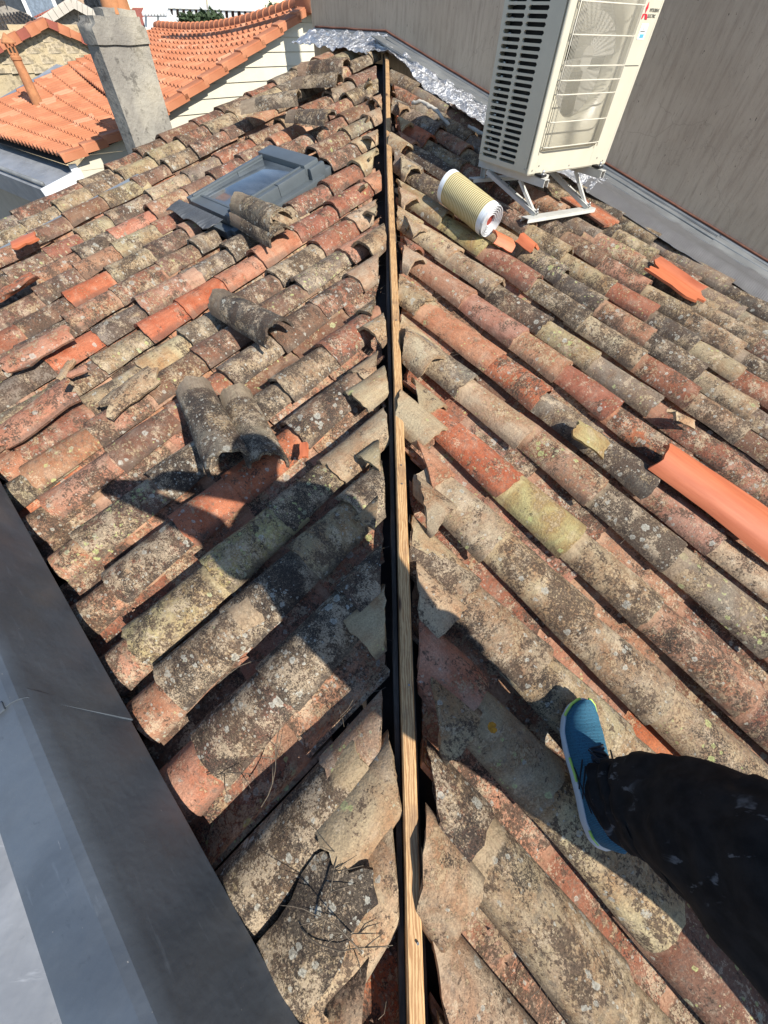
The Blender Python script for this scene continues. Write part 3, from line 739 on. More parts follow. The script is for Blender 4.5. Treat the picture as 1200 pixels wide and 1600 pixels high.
# lime mortar / white strips near the top right of the hip
def wstrip(pts, wd, label):
    def fn(bm):
        P = [uv(u, v, l) for u, v, l in pts]
        Q = []
        for i in range(len(P)-1):
            for k in range(6): Q.append(P[i].lerp(P[i+1], k/6)+Vector((0, 0, .012*noise.noise(P[i]*9+Vector((k, 0, 0))))))
        tube(bm, Q, [wd*(.55+.5*abs(noise.noise(Vector((i*.6, 2, 0))))) for i in range(len(Q))], 7)
        for v_ in bm.verts: v_.co += Vector((1, 1, .6))*(.006*noise.noise(v_.co*60))
    return simple('mortar_strip', fn, MLIME, None, 50, label=label, cat='mortar strip', group='white strips near the top of the hip')
wstrip([(3.36, 3.08, .06), (3.38, 2.98, .10), (3.36, 2.82, .10), (3.33, 2.62, .07)], .020, 'curved white mortar strip near the top right of the hip')
wstrip([(3.52, 2.60, .08), (3.50, 2.42, .09), (3.47, 2.20, .08), (3.45, 2.02, .07)], .018, 'white mortar strip running toward the air conditioner, right of the curved one')
# orange lichen rosette near the shoe
def rosette(bm):
    for k in range(9):
        a = k*2*math.pi/9; r_ = .008 if k else .001
        bmesh.ops.create_icosphere(bm, subdivisions=1, radius=.006, matrix=Matrix.Translation((r_*math.cos(a), r_*math.sin(a)*1.1, 0)) @ Matrix.Diagonal((1, 1, .35, 1)))
simple('lichen_rosette', rosette, m_plain('orange_lichen', (.60, .27, .02), .9, var=.3, sc_=90), None, 60, mw=Matrix.Translation(uv(.262, -.055, .088)), label='small bright orange lichen rosette on the tile left of the shoe', cat='lichen')

def lip(bm, off, zz, r_):
    tube(bm, [uvw(WU-off, v, SL*min(v, 4.2)+zz+.002*noise.noise(Vector((v*4, off, 0)))) for v in [-3+q*.15 for q in range(49)]], r_, 6)
simple('folded_lip', lambda bm: lip(bm, .235, .050, .007), MZB, FL, 40)
simple('folded_lip', lambda bm: lip(bm, .105, .054, .009), MZB, FL, 40)
# crumbs of clay, mortar and dry litter caught between the tiles
random.seed(77)
def crumbs(bm, n, kind):
    for k in range(n):
        if random.random() < .5:
            y = random.uniform(-.4, 4.5); sgn = random.choice((-1, 1)); x = sgn*random.uniform(.06, .30); z = K*(y-abs(x))-.03+random.uniform(-.03, .01)
        else:
            u, v = random.uniform(-.35, 3.4), random.uniform(-.6, 3.4)
            p = uvw(u, v, 0); x, y = p.x, p.y; z = SL*min(u, v)-.065+random.uniform(-.01, .015)
        if kind == 'crumb':
            s_ = random.uniform(.002, .008)
            q = [Vector((random.uniform(-1, 1), random.uniform(-1, 1), random.uniform(-.6, .9)))*s_ for _ in range(5)]
            vs_ = [bm.verts.new(Vector((x, y, z))+w_) for w_ in q]
            for f_ in ((0, 1, 2), (0, 2, 3), (0, 3, 4), (0, 4, 1), (1, 3, 2), (1, 4, 3)): bm.faces.new([vs_[i] for i in f_])
        else:
            a_ = random.choice((.78, 2.36))+random.uniform(-.5, .5); L_ = random.uniform(.02, .07); d = Vector((math.cos(a_), math.sin(a_), random.uniform(-.1, .2)))*L_
            tube(bm, [Vector((x, y, z+.01)), Vector((x, y, z+.012))+d*.5+Vector((.004, -.003, .003)), Vector((x, y, z+.01))+d], .0007, 3, False)
simple('tile_crumbs', lambda bm: crumbs(bm, 900, 'crumb'), m_plain('clay_crumbs', (.36, .22, .15), .95, var=.4, sc_=30), None, kind='stuff', label='crumbs of clay and mortar scattered between the old tiles', cat='rubble')
simple('dry_litter', lambda bm: crumbs(bm, 700, 'straw'), MTWIG, None, kind='stuff', label='dry stalks and needles caught in the gaps between tiles', cat='litter')

# ------------------------------------------------------------------ skylight
SKY = empty('skylight', uv(1.75, 3.12, .1), label='closed grey-framed roof window set in the left slope', cat='skylight')
sf = frame(XL, YL, ZL, uv(1.405, 3.12, -.040))        # local x = toward lower v, y = up slope
SW, SH = .268, .745
def sbox(name, c, s, mat, bev=.006): return simple(name, lambda bm: box(bm, c, s, None, bev), mat, SKY, 30, mw=sf)
for s_ in (-1, 1):
    sbox('side_frame', (s_*(SW-.02), SH*.28, .085), (.055, SH*.56, .075), MSKY)
    sbox('side_frame', (s_*(SW-.02), SH*.78, .087), (.052, SH*.435, .077), MSKY)
    sbox('side_bead', (s_*(SW-.042), SH/2, .126), (.014, SH-.06, .014), MSKY, .003)
    sbox('side_flashing', (s_*(SW+.035), SH/2, .035), (.06, SH+.06, .05), MSKY, .004)
sbox('bottom_frame', (0, .04, .080), (SW*2-.10, .08, .060), MSKY)
sbox('bottom_bead', (0, .088, .106), (SW*2-.10, .018, .014), MSKY, .003)
sbox('bottom_apron', (0, -.035, .035), (SW*2+.02, .06, .05), MSKY)
sbox('top_hood', (0, SH-.02, .112), (SW*2+.02, .13, .065), MSKY, .014)
sbox('top_gutter', (0, SH+.085, .05), (SW*2+.06, .08, .05), MSKY, .01)
sbox('hood_end', (SW+.025, SH+.0, .080), (.035, .13, .085), MSKY, .008)
sbox('glass_pane', (0, SH*.51, .106), (SW*2-.095, SH-.16, .006), MGLASS, .001)
def lead(bm):
    def P(i, j):
        x = (i-.5)*(SW*2+.04); y = -.05-.12*j
        return Vector((x, y, .128-.020*j+.026*abs(math.sin((x)*math.pi/.25+.6))*j+.0035*math.sin(x*260+3*math.sin(y*30))))
    grid(bm, P, 110, 10); solid(bm, .003)
simple('lead_apron', lead, MLEAD, SKY, 60, mw=sf)

# ------------------------------------------------------------------ air conditioner outdoor unit
AP = Vector((.828, 3.012, .62)); AX = Vector((math.sin(R(58.5)), math.cos(R(58.5)), 0)); AY = Vector((math.sin(R(-31.5)), math.cos(R(-31.5)), 0))
af = frame(AX, AY, Vector((0, 0, 1)), AP)
AC = empty('air_conditioner', AP, label='cream air conditioner outdoor unit standing on metal brackets before the rendered wall', cat='air conditioner')
AW, AD, AH = .735, .455, .93
def abx(name, c, s, mat, bev=0, par=AC, **k): return simple(name, lambda bm: box(bm, c, s, None, bev), mat, par, 30, mw=af, **k)
GX0, GX1, GZ0, GZ1 = .05, .555, .098, .80
# front panel with a real opening for the fan
def front(bm):
    box(bm, (GX0/2+.012, .012, AH/2), (GX0-.0, .024, AH), None, .0)
    box(bm, ((GX1+AW)/2-.006, .012, AH/2), (AW-GX1-.012, .024, AH))
    box(bm, ((GX0+GX1)/2+.006, .012, GZ0/2), (GX1-GX0-.013, .0238, GZ0))
    box(bm, ((GX0+GX1)/2+.006, .012, (GZ1+AH)/2), (GX1-GX0-.013, .0238, AH-GZ1))
simple('front_panel', front, MCREAM, AC, 30, mw=af)
def corner(bm, x0, x1):                      # rounded front corners
    if 1:
        pts = []
        for k in range(7):
            a = k/6*math.pi/2
            sx_ = math.sin(a)*.012; cy = (1-math.cos(a))*.012
            pts.append((x0+(x1-x0)/.012*sx_ if True else 0, cy, 0))
        poly = pts+[(x0, .024, 0)] if x1 < x0 else (pts+[(x0, .024, 0)])
        prism(bm, poly, (0, 0, AH))
for cpx in ((.012, 0), (AW-.012, AW)): simple('corner_post', lambda bm: corner(bm, *cpx), MCREAM, AC, 30, mw=af)
abx('top_panel', (AW/2, AD/2, AH-.006), (AW-.004, AD-.004, .012), MCREAM, .003)
abx('base_pan', (AW/2, AD/2, .008), (AW-.01, AD-.01, .03), MCREAM, .003)
abx('rear_panel', (AW/2, AD-.006, AH/2), (AW-.03, .010, AH-.03), MCREAM)
abx('right_panel', (AW-.006, AD/2+.012, AH/2), (.011, AD-.03, AH-.02), MCREAM)
# slotted left side: real slots
def slots(bm):
    cols = [(.125, .268), (.287, .427)]; n = 33; p = .0262; z0 = .024
    x = .006
    def bx(y0, y1, za, zb): box(bm, (x, (y0+y1)/2, (za+zb)/2), (.012, y1-y0, zb-za))
    bx(.024, cols[0][0], 0.001, AH-.001); bx(cols[0][1], cols[1][0], .001, AH-.001); bx(cols[1][1], AD-.001, .001, AH-.001)
    for a, b in cols:
        bx(a, b, .001, z0); bx(a, b, z0+n*p, AH-.001)
        for k in range(n): bx(a, b, z0+k*p+.0155, z0+(k+1)*p)
        for k in range(n):      # rounded slot ends
            for yy in (a, b):
                s_ = 1 if yy == a else -1
                zc = z0+k*p+.00775
                prism(bm, [(x-.0058, yy, zc-.0078), (x-.0058, yy+s_*.0075, zc-.0078), (x-.0058, yy, zc-.001)], (.0116, 0, 0))
                prism(bm, [(x-.0058, yy, zc+.0078), (x-.0058, yy+s_*.0075, zc+.0078), (x-.0058, yy, zc+.001)], (.0116, 0, 0))
simple('slotted_side_panel', slots, MCREAM, AC, 30, mw=af)
abx('coil', (.055, AD/2+.02, AH/2), (.03, AD-.10, AH-.06), MBLACK)
for k in range(16):
    abx('coil_pipe', (.03, .405, .05+k*.052), (.014, .03, .016), MGALV, .004)
# fan shroud: plate with round hole, hub, blades
FC = Vector(((GX0+GX1)/2, .035, .45)); FR = .232
def shroud(bm):
    n = 48
    o = []; i_ = []
    for k in range(n):
        a = 2*math.pi*k/n; c_, s_ = math.cos(a), math.sin(a)
        q = min((GX1-GX0)/2/max(abs(c_), 1e-6), (GZ1-GZ0)/2/max(abs(s_), 1e-6))
        o.append(bm.verts.new((FC.x+c_*q, .036, FC.z+s_*q))); i_.append((bm.verts.new((FC.x+c_*FR, .036, FC.z+s_*FR)), bm.verts.new((FC.x+c_*FR*.97, .11, FC.z+s_*FR*.97))))
    for k in range(n):
        m_ = (k+1) % n
        bm.faces.new((o[k], o[m_], i_[m_][0], i_[k][0])); bm.faces.new((i_[k][0], i_[m_][0], i_[m_][1], i_[k][1]))
simple('fan_shroud', shroud, MCREAM, AC, 40, mw=af)
abx('fan_housing_back', (FC.x, .30, FC.z), (.48, .01, .70), MBLACK)
abx('motor_compartment', (GX1+.03, .18, AH/2), (.012, .28, AH-.06), MBLACK)
MBLADE = m_plain('grey_fan_blade', (.30, .29, .26), .55, var=.08)
FAN = simple('fan', lambda bm: bmesh.ops.create_cone(bm, cap_ends=True, segments=24, radius1=.055, radius2=.045, depth=.06, matrix=Matrix.Translation((FC.x, .085, FC.z)) @ Matrix.Rotation(math.pi/2, 4, 'X')), MBLADE, AC, 30, mw=af)
for k in range(4):
    def bl(bm):
        a0 = k*math.pi/2+.5
        def P(i, j):
            r_ = .045+(.215-.045)*i; a = a0+(j-.5)*(1.0+.35*i)+.25*i
            return Vector((FC.x+r_*math.cos(a), .085+(j-.5)*.055, FC.z+r_*math.sin(a)))
        grid(bm, P, 8, 6); solid(bm, .004)
    simple('fan_blade', bl, MBLADE, FAN, 40, mw=af)
# wire guard
def wires(bm, thick):
    if thick:
        for z in (.118, .222, .327, .378, .429, .530, .63, .73, .785):
            tube(bm, [(GX0-.004, .008, z), (GX0+.012, -.022, z), (GX0+.05, -.030, z), (GX1-.05, -.030, z), (GX1-.012, -.022, z), (GX1+.002, .004, z)], .0030, 6)
        for x in (GX0+.004, GX1-.004): tube(bm, [(x, -.016, GZ0), (x, -.018, GZ1)], .0026, 6)
    else:
        n = 62
        for k in range(n):
            x = GX0+.012+(GX1-GX0-.024)*k/(n-1)
            y = -.022-.008*min(1, min(k, n-1-k)/4)
            tube(bm, [(x, .006, GZ0+.002), (x, y, GZ0+.016), (x, y-.001, (GZ0+GZ1)/2), (x, y, GZ1-.016), (x, .006, GZ1-.002)], .0017, 4, False)
GD = simple('fan_guard', lambda bm: wires(bm, True), MWIRE, AC, 40, mw=af)
simple('guard_wire', lambda bm: wires(bm, False), MWIRE, AC, 40, mw=af, kind='stuff')
abx('service_panel_seam', ((GX1+.012+AW-.03)/2, -.0005, .425), (AW-.03-GX1-.012, .002, .0025), MBLACK)
abx('panel_edge_groove', (AW-.022, -.0003, AH/2), (.0018, .0016, AH-.01), MBRK)
for x, z in ((.03, .012), (.36, .012), (.69, .012), (.08, .03), (.62, .03)): abx('screw', (x, -.001, z+.004), (.007, .003, .007), MGALV, .001)
for y, z in ((.035, .02), (.44, .03)): abx('screw', (-.001, y, z), (.003, .007, .007), MGALV, .001)
# brand mark: three red diamonds and dark lettering
MRED = m_plain('red_print', (.55, .02, .04), .5, var=.03); MINK = m_plain('grey_ink', (.09, .09, .08), .5, var=.03); MBLU = m_plain('blue_print', (.10, .38, .60), .5, var=.05)
def diamonds(bm):
    c_ = Vector((.598, -.0012, .605)); s_ = .019
    for a in (90, 210, 330):
        d = Vector((math.cos(R(a)), 0, math.sin(R(a)))); q = Vector((-d.z, 0, d.x))
        prism(bm, [c_, c_+d*s_+q*s_*.5, c_+d*s_*2, c_+d*s_-q*s_*.5], (0, -.0008, 0))
simple('logo_mark', diamonds, MRED, AC, None, mw=af)
def text(body, size, org, mat, name):
    cu = bpy.data.curves.new(name, 'FONT'); cu.body = body; cu.size = size; cu.extrude = .0004; cu.space_character = .95
    o = bpy.data.objects.new(name, cu); COL.objects.link(o)
    bpy.context.view_layer.update()
    me = bpy.data.meshes.new_from_object(o.evaluated_get(bpy.context.evaluated_depsgraph_get()))
    bpy.data.objects.remove(o)
    me.materials.clear(); me.materials.append(mat)
    tm = af @ Matrix.Translation(org) @ Matrix.Rotation(math.pi/2, 4, 'X')
    return link(name, me, None, AC, tm)
text('MITSUBISHI', .0165, (.628, -.0015, .612), MINK, 'brand_lettering')
text('ELECTRIC', .0165, (.628, -.0015, .593), MINK, 'brand_lettering')
abx('sticker', (.633, -.001, .546), (.060, .0014, .054), MWHITE)
abx('sticker_print', (.634, -.0020, .531), (.034, .001, .013), MBLU)
abx('sticker_print', (.630, -.0020, .5465), (.040, .001, .003), MINK)
simple('sticker_print', lambda bm: tube(bm, [(.636, -.002, .568), (.630, -.002, .565), (.6275, -.002, .560), (.630, -.002, .555), (.636, -.002, .553)], .0011, 5), MINK, AC, None, mw=af)
# ---- bracket frame
BR = empty('bracket_frame', AP+Vector((.2, -.1, -.2)), label='painted steel bracket frame bolted to rails under the air conditioner', cat='metal bracket')
rz = {0: -.245, 1: -.245}
def cchan(bm, a, b, wd, hg, up=Vector((0, 0, 1)), th=.004, flip=1):
    a, b = Vector(a), Vector(b); d = (b-a).normalized(); s_ = d.cross(up).normalized()*flip; q = s_.cross(d)*flip
    for off, sx_, sz_ in ((Vector((0, 0, 0)), wd, th), (s_*(wd/2-th/2)-q*(hg/2), th, hg), (-s_*(wd/2-th/2)-q*(hg/2), th, hg)):
        m_ = frame(s_, d, q, (a+b)/2+off); L_ = (b-a).length
        box(bm, (0, 0, 0), (sx_, L_, sz_), m_)
def barp(name, a, b, wd, hg, **k):
    return simple(name, lambda bm: cchan(bm, a, b, wd, hg, **k), MBRK, BR, 30, mw=af)
barp('rail', (.02, -.05, -.205), (.74, -.02, -.235), .060, .022)
barp('rail', (-.02, .47, -.10), (.74, .47, -.14), .055, .018)
for x, dz in ((.07, 0), (.60, -.022)):
    barp('support_arm', (x, -.10, -.012), (x, .50, -.012), .040, .036)
    barp('leg_strut', (x-.03, .38, -.045), (x+.055, -.05, -.192+dz), .040, .020)
    barp('leg_strut', (x-.0, .11, -.045), (x+.06, -.02, -.190+dz), .030, .014)
    barp('leg_strut', (x, .46, -.03), (x+.02, .47, -.11+dz), .034, .016)
    for t_ in (.25, .4, .55, .7, .85):
        p = Vector((x-.03, .38, -.045)).lerp(Vector((x+.055, -.05, -.192+dz)), t_)+Vector((0, -.004, .005))
        simple('bolt_hole', lambda bm: tube(bm, [p, p+Vector((0, -.001, .0015))], .004, 8), MBLACK, BR, 30, mw=af)
    for q in ((x, -.055, .004), (x+.055, -.045, -.19+dz), (x, .20, .004)):
        simple('bolt', lambda bm: (tube(bm, [q, Vector(q)+Vector((0, 0, .022))], .006, 6), tube(bm, [q, Vector(q)+Vector((0, 0, .006))], .014, 8)), MGALV, BR, 30, mw=af)
    simple('rubber_mount', lambda bm: box(bm, (x, -.04, .0), (.045, .06, .012), None, .004), MBLACK, BR, 30, mw=af)

# ------------------------------------------------------------------ roll of ribbed membrane
ra = uv(2.335, 1.855, .16); rb = uv(2.285, 1.47, .16)
ry = (rb-ra).normalized(); rx = ry.cross(Vector((0, 0, 1))).normalized(); rz_ = rx.cross(ry)
rf = frame(rx, ry, rz_, (ra+rb)/2)
RLN = (rb-ra).length
RO = empty('membrane_roll', (ra+rb)/2, label='roll of ribbed yellow membrane with white edges lying on the right slope beside the bracket', cat='membrane roll')
def cyl(bm):
    def P(i, j):
        a = 2*math.pi*j; r_ = .085*(1+.01*noise.noise(Vector((math.cos(a), math.sin(a), i*3))))
        return Vector((r_*math.cos(a), (i-.5)*.38, r_*math.sin(a)))
    grid(bm, P, 12, 48); bmesh.ops.remove_doubles(bm, verts=bm.verts, dist=1e-5); bmesh.ops.recalc_face_normals(bm, faces=bm.faces)
simple('outer_sheet', cyl, MROLL, RO, 60, mw=rf)
def spiral(bm):
    pts = []; n = 260
    for k in range(n+1):
        t_ = k/n; a = t_*2*math.pi*9; r_ = .083-.052*t_
        pts.append((r_*math.cos(a)*(1-.012-.012*math.sin(a*2+1)), r_*math.sin(a)))
    vsn = []
    for k, (x, z) in enumerate(pts):
        d = .003*math.sin(k*.11)+.002
        vsn.append([bm.verts.new((x, y, z)) for y in (-.19-d, .19+d+.010*(1-k/n))])
    for k in range(n): bm.faces.new((vsn[k][0], vsn[k+1][0], vsn[k+1][1], vsn[k][1]))
    solid(bm, .0022)
simple('wound_layers', spiral, MPAPER, RO, 60, mw=rf)
simple('roll_core', lambda bm: bmesh.ops.create_cone(bm, cap_ends=True, segments=20, radius1=.03, radius2=.03, depth=.36, matrix=Matrix.Rotation(math.pi/2, 4, 'X')), m_plain('red_core', (.35, .05, .03), .7), RO, 30, mw=rf)

# ------------------------------------------------------------------ old grey chimney by the verge
chf = frame(Vector((C2, C2, 0)), Vector((-C2, C2, 0)), Vector((0, 0, 1)), uvw(1.75, 5.0, 0)) @ Matrix.Rotation(R(7), 4, 'Z')
CH = empty('chimney', uvw(1.9, 5.1, .3), label='tall grey rendered chimney with twin terracotta pots standing past the left verge', cat='chimney')
def rough(bm, c, s, amp=.012, cuts=8):
    vs_ = box(bm, c, s)
    es = [e for e in bm.edges if all(v in vs_ for v in e.verts)]
    bmesh.ops.subdivide_edges(bm, edges=es, cuts=cuts, use_grid_fill=True)
    for v in bm.verts: v.co += Vector((noise.noise(v.co*6), noise.noise(v.co*6+Vector((5, 5, 5))), noise.noise(v.co*6+Vector((9, 1, 3)))))*amp
simple('shaft', lambda bm: rough(bm, (.215, .09, .0), (.43, .18, 1.98)), MCHIM, CH, 50, mw=chf)
def capb(bm):
    rough(bm, (.215, .09, 1.060), (.45, .21, .14), .010, 6)
    for v in bm.verts:
        if v.co.z > 1.09: v.co.x = .25+(v.co.x-.25)*.84
simple('chimney_cap', capb, MCHIM, CH, 50, mw=chf)
simple('cap_groove', lambda bm: box(bm, (.215, .09, .993), (.442, .192, .010)), MBLACK, CH, mw=chf)
simple('mortar_bed', lambda bm: rough(bm, (.27, .08, 1.14), (.26, .14, .05), .012, 4), MCHIM, CH, 50, mw=chf)
MPOT = m_plain('orange_pot_clay', (.52, .23, .10), .85, var=.22, sc_=9, bmp=.3)
for x in (.255, .335):
    def pot(bm):
        def P(i, j):
            a = 2*math.pi*j; z = 1.14+.42*i; r_ = .068-.014*i+(.006 if i > .93 else 0)
            return Vector((x+r_*math.cos(a), .08+r_*math.sin(a), z))
        grid(bm, P, 14, 20); bmesh.ops.remove_doubles(bm, verts=bm.verts, dist=1e-5); solid(bm, .012)
    simple('chimney_pot', pot, MPOT, CH, 50, mw=chf)

# ------------------------------------------------------------------ neighbouring house with the orange tiled roof
GV = 6.0
def gz(u): return .42+(u-2.3)*(.81/2.42)
Bb = uvw(2.30, GV, gz(2.3)); Bt = uvw(4.80, GV, gz(4.80))
A0 = atd(98, 247, 6.15)
E0 = atd(-70, 184, 8.6); E0.z = A0.z-.01
LL = atd(108, 104, 9.6); RF = atd(246, 46, 11.6)
NH = empty('neighbour_house', A0, label='neighbouring house with a sagging bright orange tiled roof and cream siding on its gable', cat='house')
def piece(t, pts):          # polyline through pts, parameter by length
    Ls = [(pts[i+1]-pts[i]).length for i in range(len(pts)-1)]; T = sum(Ls)*t
    for i, l_ in enumerate(Ls):
        if T <= l_ or i == len(Ls)-1: return pts[i].lerp(pts[i+1], T/l_)
        T -= l_
def patch(s, t, R_, L_, sag):
    a = R_(s); b = L_(s); p = a.lerp(b, t); p.z -= sag(s)*math.sin(math.pi*min(1, t)); return p
def field(bm, R_, L_, sag, nr, nc, amp=.028, step=.022):
    for i in range(nr):
        for j in range(nc):
            s0, s1 = i/nr, (i+1.12)/nr; t0, t1 = j/nc, (j+1)/nc
            rows = []
            for (s_, lift) in ((s0-.02/nr, step), (min(s1, 1), -.0)):
                row = []
                for q, hgt in ((0, .25), (.2, .0), (.45, .15), (.68, 1), (.86, .95), (1, .25)):
                    p = patch(s_, t0+(t1-t0)*q, R_, L_, sag); p.z += lift+amp*hgt; row.append(bm.verts.new(p))
                rows.append(row)
            fr = []
            for q, v in enumerate(rows[0]): fr.append(bm.verts.new(v.co-Vector((0, 0, .020))))
            for q in range(5):
                bm.faces.new((rows[0][q], rows[0][q+1], rows[1][q+1], rows[1][q]))
                bm.faces.new((rows[0][q+1], rows[0][q], fr[q], fr[q+1]))
sagB = lambda s: .02+.08*s
fB = (lambda s: Bb.lerp(Bt, s)); fL = (lambda s: LL.lerp(RF, s))
fA = (lambda s: A0.lerp(Bb, s)); fAL = (lambda s: E0.lerp(LL, s))
simple('roof_tiles', lambda bm: (field(bm, fB, fL, sagB, 13, 30), field(bm, fA, fAL, lambda s: .05*s, 6, 30)), MORG, NH, None, kind='stuff')
def under_(bm):
    for R_, L_, sg in ((fB, fL, sagB), (fA, fAL, lambda s: .05*s)):
        grid(bm, lambda i, j: patch(i, j, R_, L_, sg)-Vector((0, 0, .05)), 10, 16)
simple('roof_underlay', under_, MDARK, NH)
def obox(c0, c1, wd, hg, up=Vector((0, 0, 1))):
    c0, c1 = Vector(c0), Vector(c1); d = (c1-c0).normalized(); s_ = d.cross(up).normalized(); q = s_.cross(d)
    return frame(s_, d, q, (c0+c1)/2), (wd, (c1-c0).length, hg)
for P0, P1, n in ((Bb, Bt, 9), (A0, Bb, 4)):
    me = None
    for k in range(n):
        a = P0.lerp(P1, k/n-.02); b = P0.lerp(P1, (k+1)/n); a = a+Vector((0, 0, .030)); b = b+Vector((0, 0, .010))
        m_, s_ = obox(a, b, .125, .035)
        def vt(bm):
            box(bm, (-.02, 0, 0), (s_[0], s_[1], .024), None, .006); box(bm, (.050, 0, -.028), (.014, s_[1]*.995, .055), None)
        simple('verge_tile', vt, MORG, NH, 30, mw=m_)
for k in range(30):
    t0 = (k-.1)/30; a = patch(1, t0, fB, fL, sagB); b = patch(1, (k+1)/30, fB, fL, sagB)
    a.z += .05; b.z += .045
    if k == 0: me = None
    def rd(bm):
        L_ = (b-a).length
        def P(i, j):
            an = -R(100)+R(200)*j; r_ = .062+.010*(1-i)
            return Vector((r_*math.sin(an), (i-.5)*L_, r_*math.cos(an)-.02))
        grid(bm, P, 2, 10); solid(bm, .012)
    m_, _ = obox(a, b, .1, .1)
    if me is None:
        o = simple('ridge_tile', rd, MORG, NH, 50, mw=m_); me = o.data
    else: link('ridge_tile', me, None, NH, m_)
# finial lump where the ridge meets the verge
simple('ridge_end', lambda bm: rough(bm, (0, 0, 0), (.26, .30, .20), .03, 4), MORG, NH, 40, mw=frame(Vector((C2, C2, 0)), Vector((-C2, C2, 0)), Vector((0, 0, 1)), Bt+Vector((-.03, -.03, .02))))
# siding boards, each board on its own
def board(z0, z1, ua0, ua1, ub):
    # quad in plane v=GV+.06: lower-left, clipped by the sloping verge
    v = GV+.05
    def fn(bm):
        P = [uvw(ua0, v, z0), uvw(ub, v, z0), uvw(ub, v, z1-.004), uvw(ua1, v, z1-.004)]
        n = Vector((C2, -C2, 0))
        q = [P[0]+n*.016, P[1]+n*.016, P[2]+n*.004, P[3]+n*.004]
        a = [bm.verts.new(x) for x in P]; b = [bm.verts.new(x) for x in q]
        bm.faces.new(a); bm.faces.new(b)
        for i in range(4): bm.faces.new((a[i], b[i], b[(i+1) % 4], a[(i+1) % 4]))
        bmesh.ops.recalc_face_normals(bm, faces=bm.faces)
    return fn
z = -.9; BHt = .112
uz = lambda z_: 2.3+(z_+.055-.42)*(2.42/.81)
while z < 1.2:
    z1 = z+BHt; a0 = max(2.3, uz(z)); a1 = max(2.3, uz(z1))
    if a0 < 4.7: simple('siding_board', board(z, z1, a0, min(a1, 4.78), 4.8), MSID, NH)
    z = z1
def wallz(bm): prism(bm, [uvw(2.3, GV+.055, -9), uvw(4.8, GV+.055, -9), uvw(4.8, GV+.055, 1.17), uvw(2.3, GV+.055, .34)], Vector((-C2, C2, 0))*.2)
simple('gable_wall', wallz, MSID, NH)
dA = (A0-Bb); dAh = Vector((dA.x, dA.y, 0)); LA = dAh.length; dAh.normalize(); nA = Vector((dAh.y, -dAh.x, 0))
if nA.dot(CAM-A0) < 0: nA = -nA
z = -.9
while z < .42:
    z1 = z+BHt
    def lim(zz):
        top = Bb.z-.055; bot = A0.z-.055
        if zz >= top: return 0
        return min(LA-.04, LA*(top-zz)/(top-bot))
    l0, l1 = lim(z), lim(z1)
    if l0 > .02:
        def fnb(bm):
            b0 = Vector((Bb.x, Bb.y, 0))-nA*.05
            P = [b0+dAh*0+Vector((0, 0, z)), b0+dAh*l0+Vector((0, 0, z)), b0+dAh*max(l1, .01)+Vector((0, 0, z1-.004)), b0+Vector((0, 0, z1-.004))]
            prism(bm, P, nA*.014)
        simple('siding_board', fnb, MSID, NH)
    z = z1
simple('corner_trim', lambda bm: prism(bm, [Vector((A0.x, A0.y, -4))-dAh*.10-nA*.03, Vector((A0.x, A0.y, -4))-dAh*.03-nA*.03, Vector((A0.x, A0.y, -4))-dAh*.03-nA*.06, Vector((A0.x, A0.y, -4))-dAh*.10-nA*.06], (0, 0, 4+A0.z-.06)), MWHITE, NH)
eD = (E0-A0).normalized(); eN = Vector((0, 0, 1)).cross(eD)
if eN.dot(CAM-A0) < 0: eN = -eN
gdir = Vector((eD.x, eD.y, 0)).normalized()
out = Vector((gdir.y, -gdir.x, 0))
if out.dot(CAM-A0) < 0: out = -out
gA = A0-Vector((0, 0, .10))
simple('gutter_box', lambda bm: prism(bm, [gA-out*.10, gA+out*.34+Vector((0, 0, -.10)), gA+out*.30+Vector((0, 0, -.30)), gA-out*.10+Vector((0, 0, -.30))], gdir*4.6), MZL, NH)
simple('gutter_end', lambda bm: prism(bm, [gA-out*.11+Vector((0, 0, .006)), gA+out*.35+Vector((0, 0, -.092)), gA+out*.31+Vector((0, 0, -.31)), gA-out*.11+Vector((0, 0, -.31))], gdir*-.02), MWHITE, NH)
simple('gutter_lip', lambda bm: tube(bm, [gA+out*.30+Vector((0, 0, -.06)), gA+out*.30+Vector((0, 0, -.06))+gdir*4.6], .02, 6), MZB, NH, 40)
wA = gA+Vector((0, 0, -.30))-gdir*.0
simple('facade_wall', lambda bm: prism(bm, [wA+gdir*.1, wA+gdir*6, wA+gdir*6+Vector((0, 0, -8)), wA+gdir*.1+Vector((0, 0, -8))], -out*.25), MBEIGE, NH)
simple('gable_wall', lambda bm: prism(bm, [wA-nA*.065+gdir*0, Vector((Bb.x, Bb.y, wA.z))-nA*.065, Vector((Bb.x, Bb.y, -9))-nA*.065, Vector((wA.x, wA.y, -9))-nA*.065], -nA*.2), MSID, NH)
WF = simple('window_frame', lambda bm: (prism(bm, [wA+gdir*.45+Vector((0, 0, -.06)), wA+gdir*1.25+Vector((0, 0, -.06)), wA+gdir*1.25+Vector((0, 0, -1.4)), wA+gdir*.45+Vector((0, 0, -1.4))], out*.05)), m_plain('grey_window_frame', (.22, .24, .25), .5), NH)
for k in range(2):
    simple('window_pane', lambda bm: prism(bm, [wA+out*.051+gdir*(.50+.38*k)+Vector((0, 0, -.12)), wA+out*.051+gdir*(.82+.38*k)+Vector((0, 0, -.12)), wA+out*.051+gdir*(.82+.38*k)+Vector((0, 0, -1.34)), wA+out*.051+gdir*(.50+.38*k)+Vector((0, 0, -1.34))], out*.008), MWIN, WF)
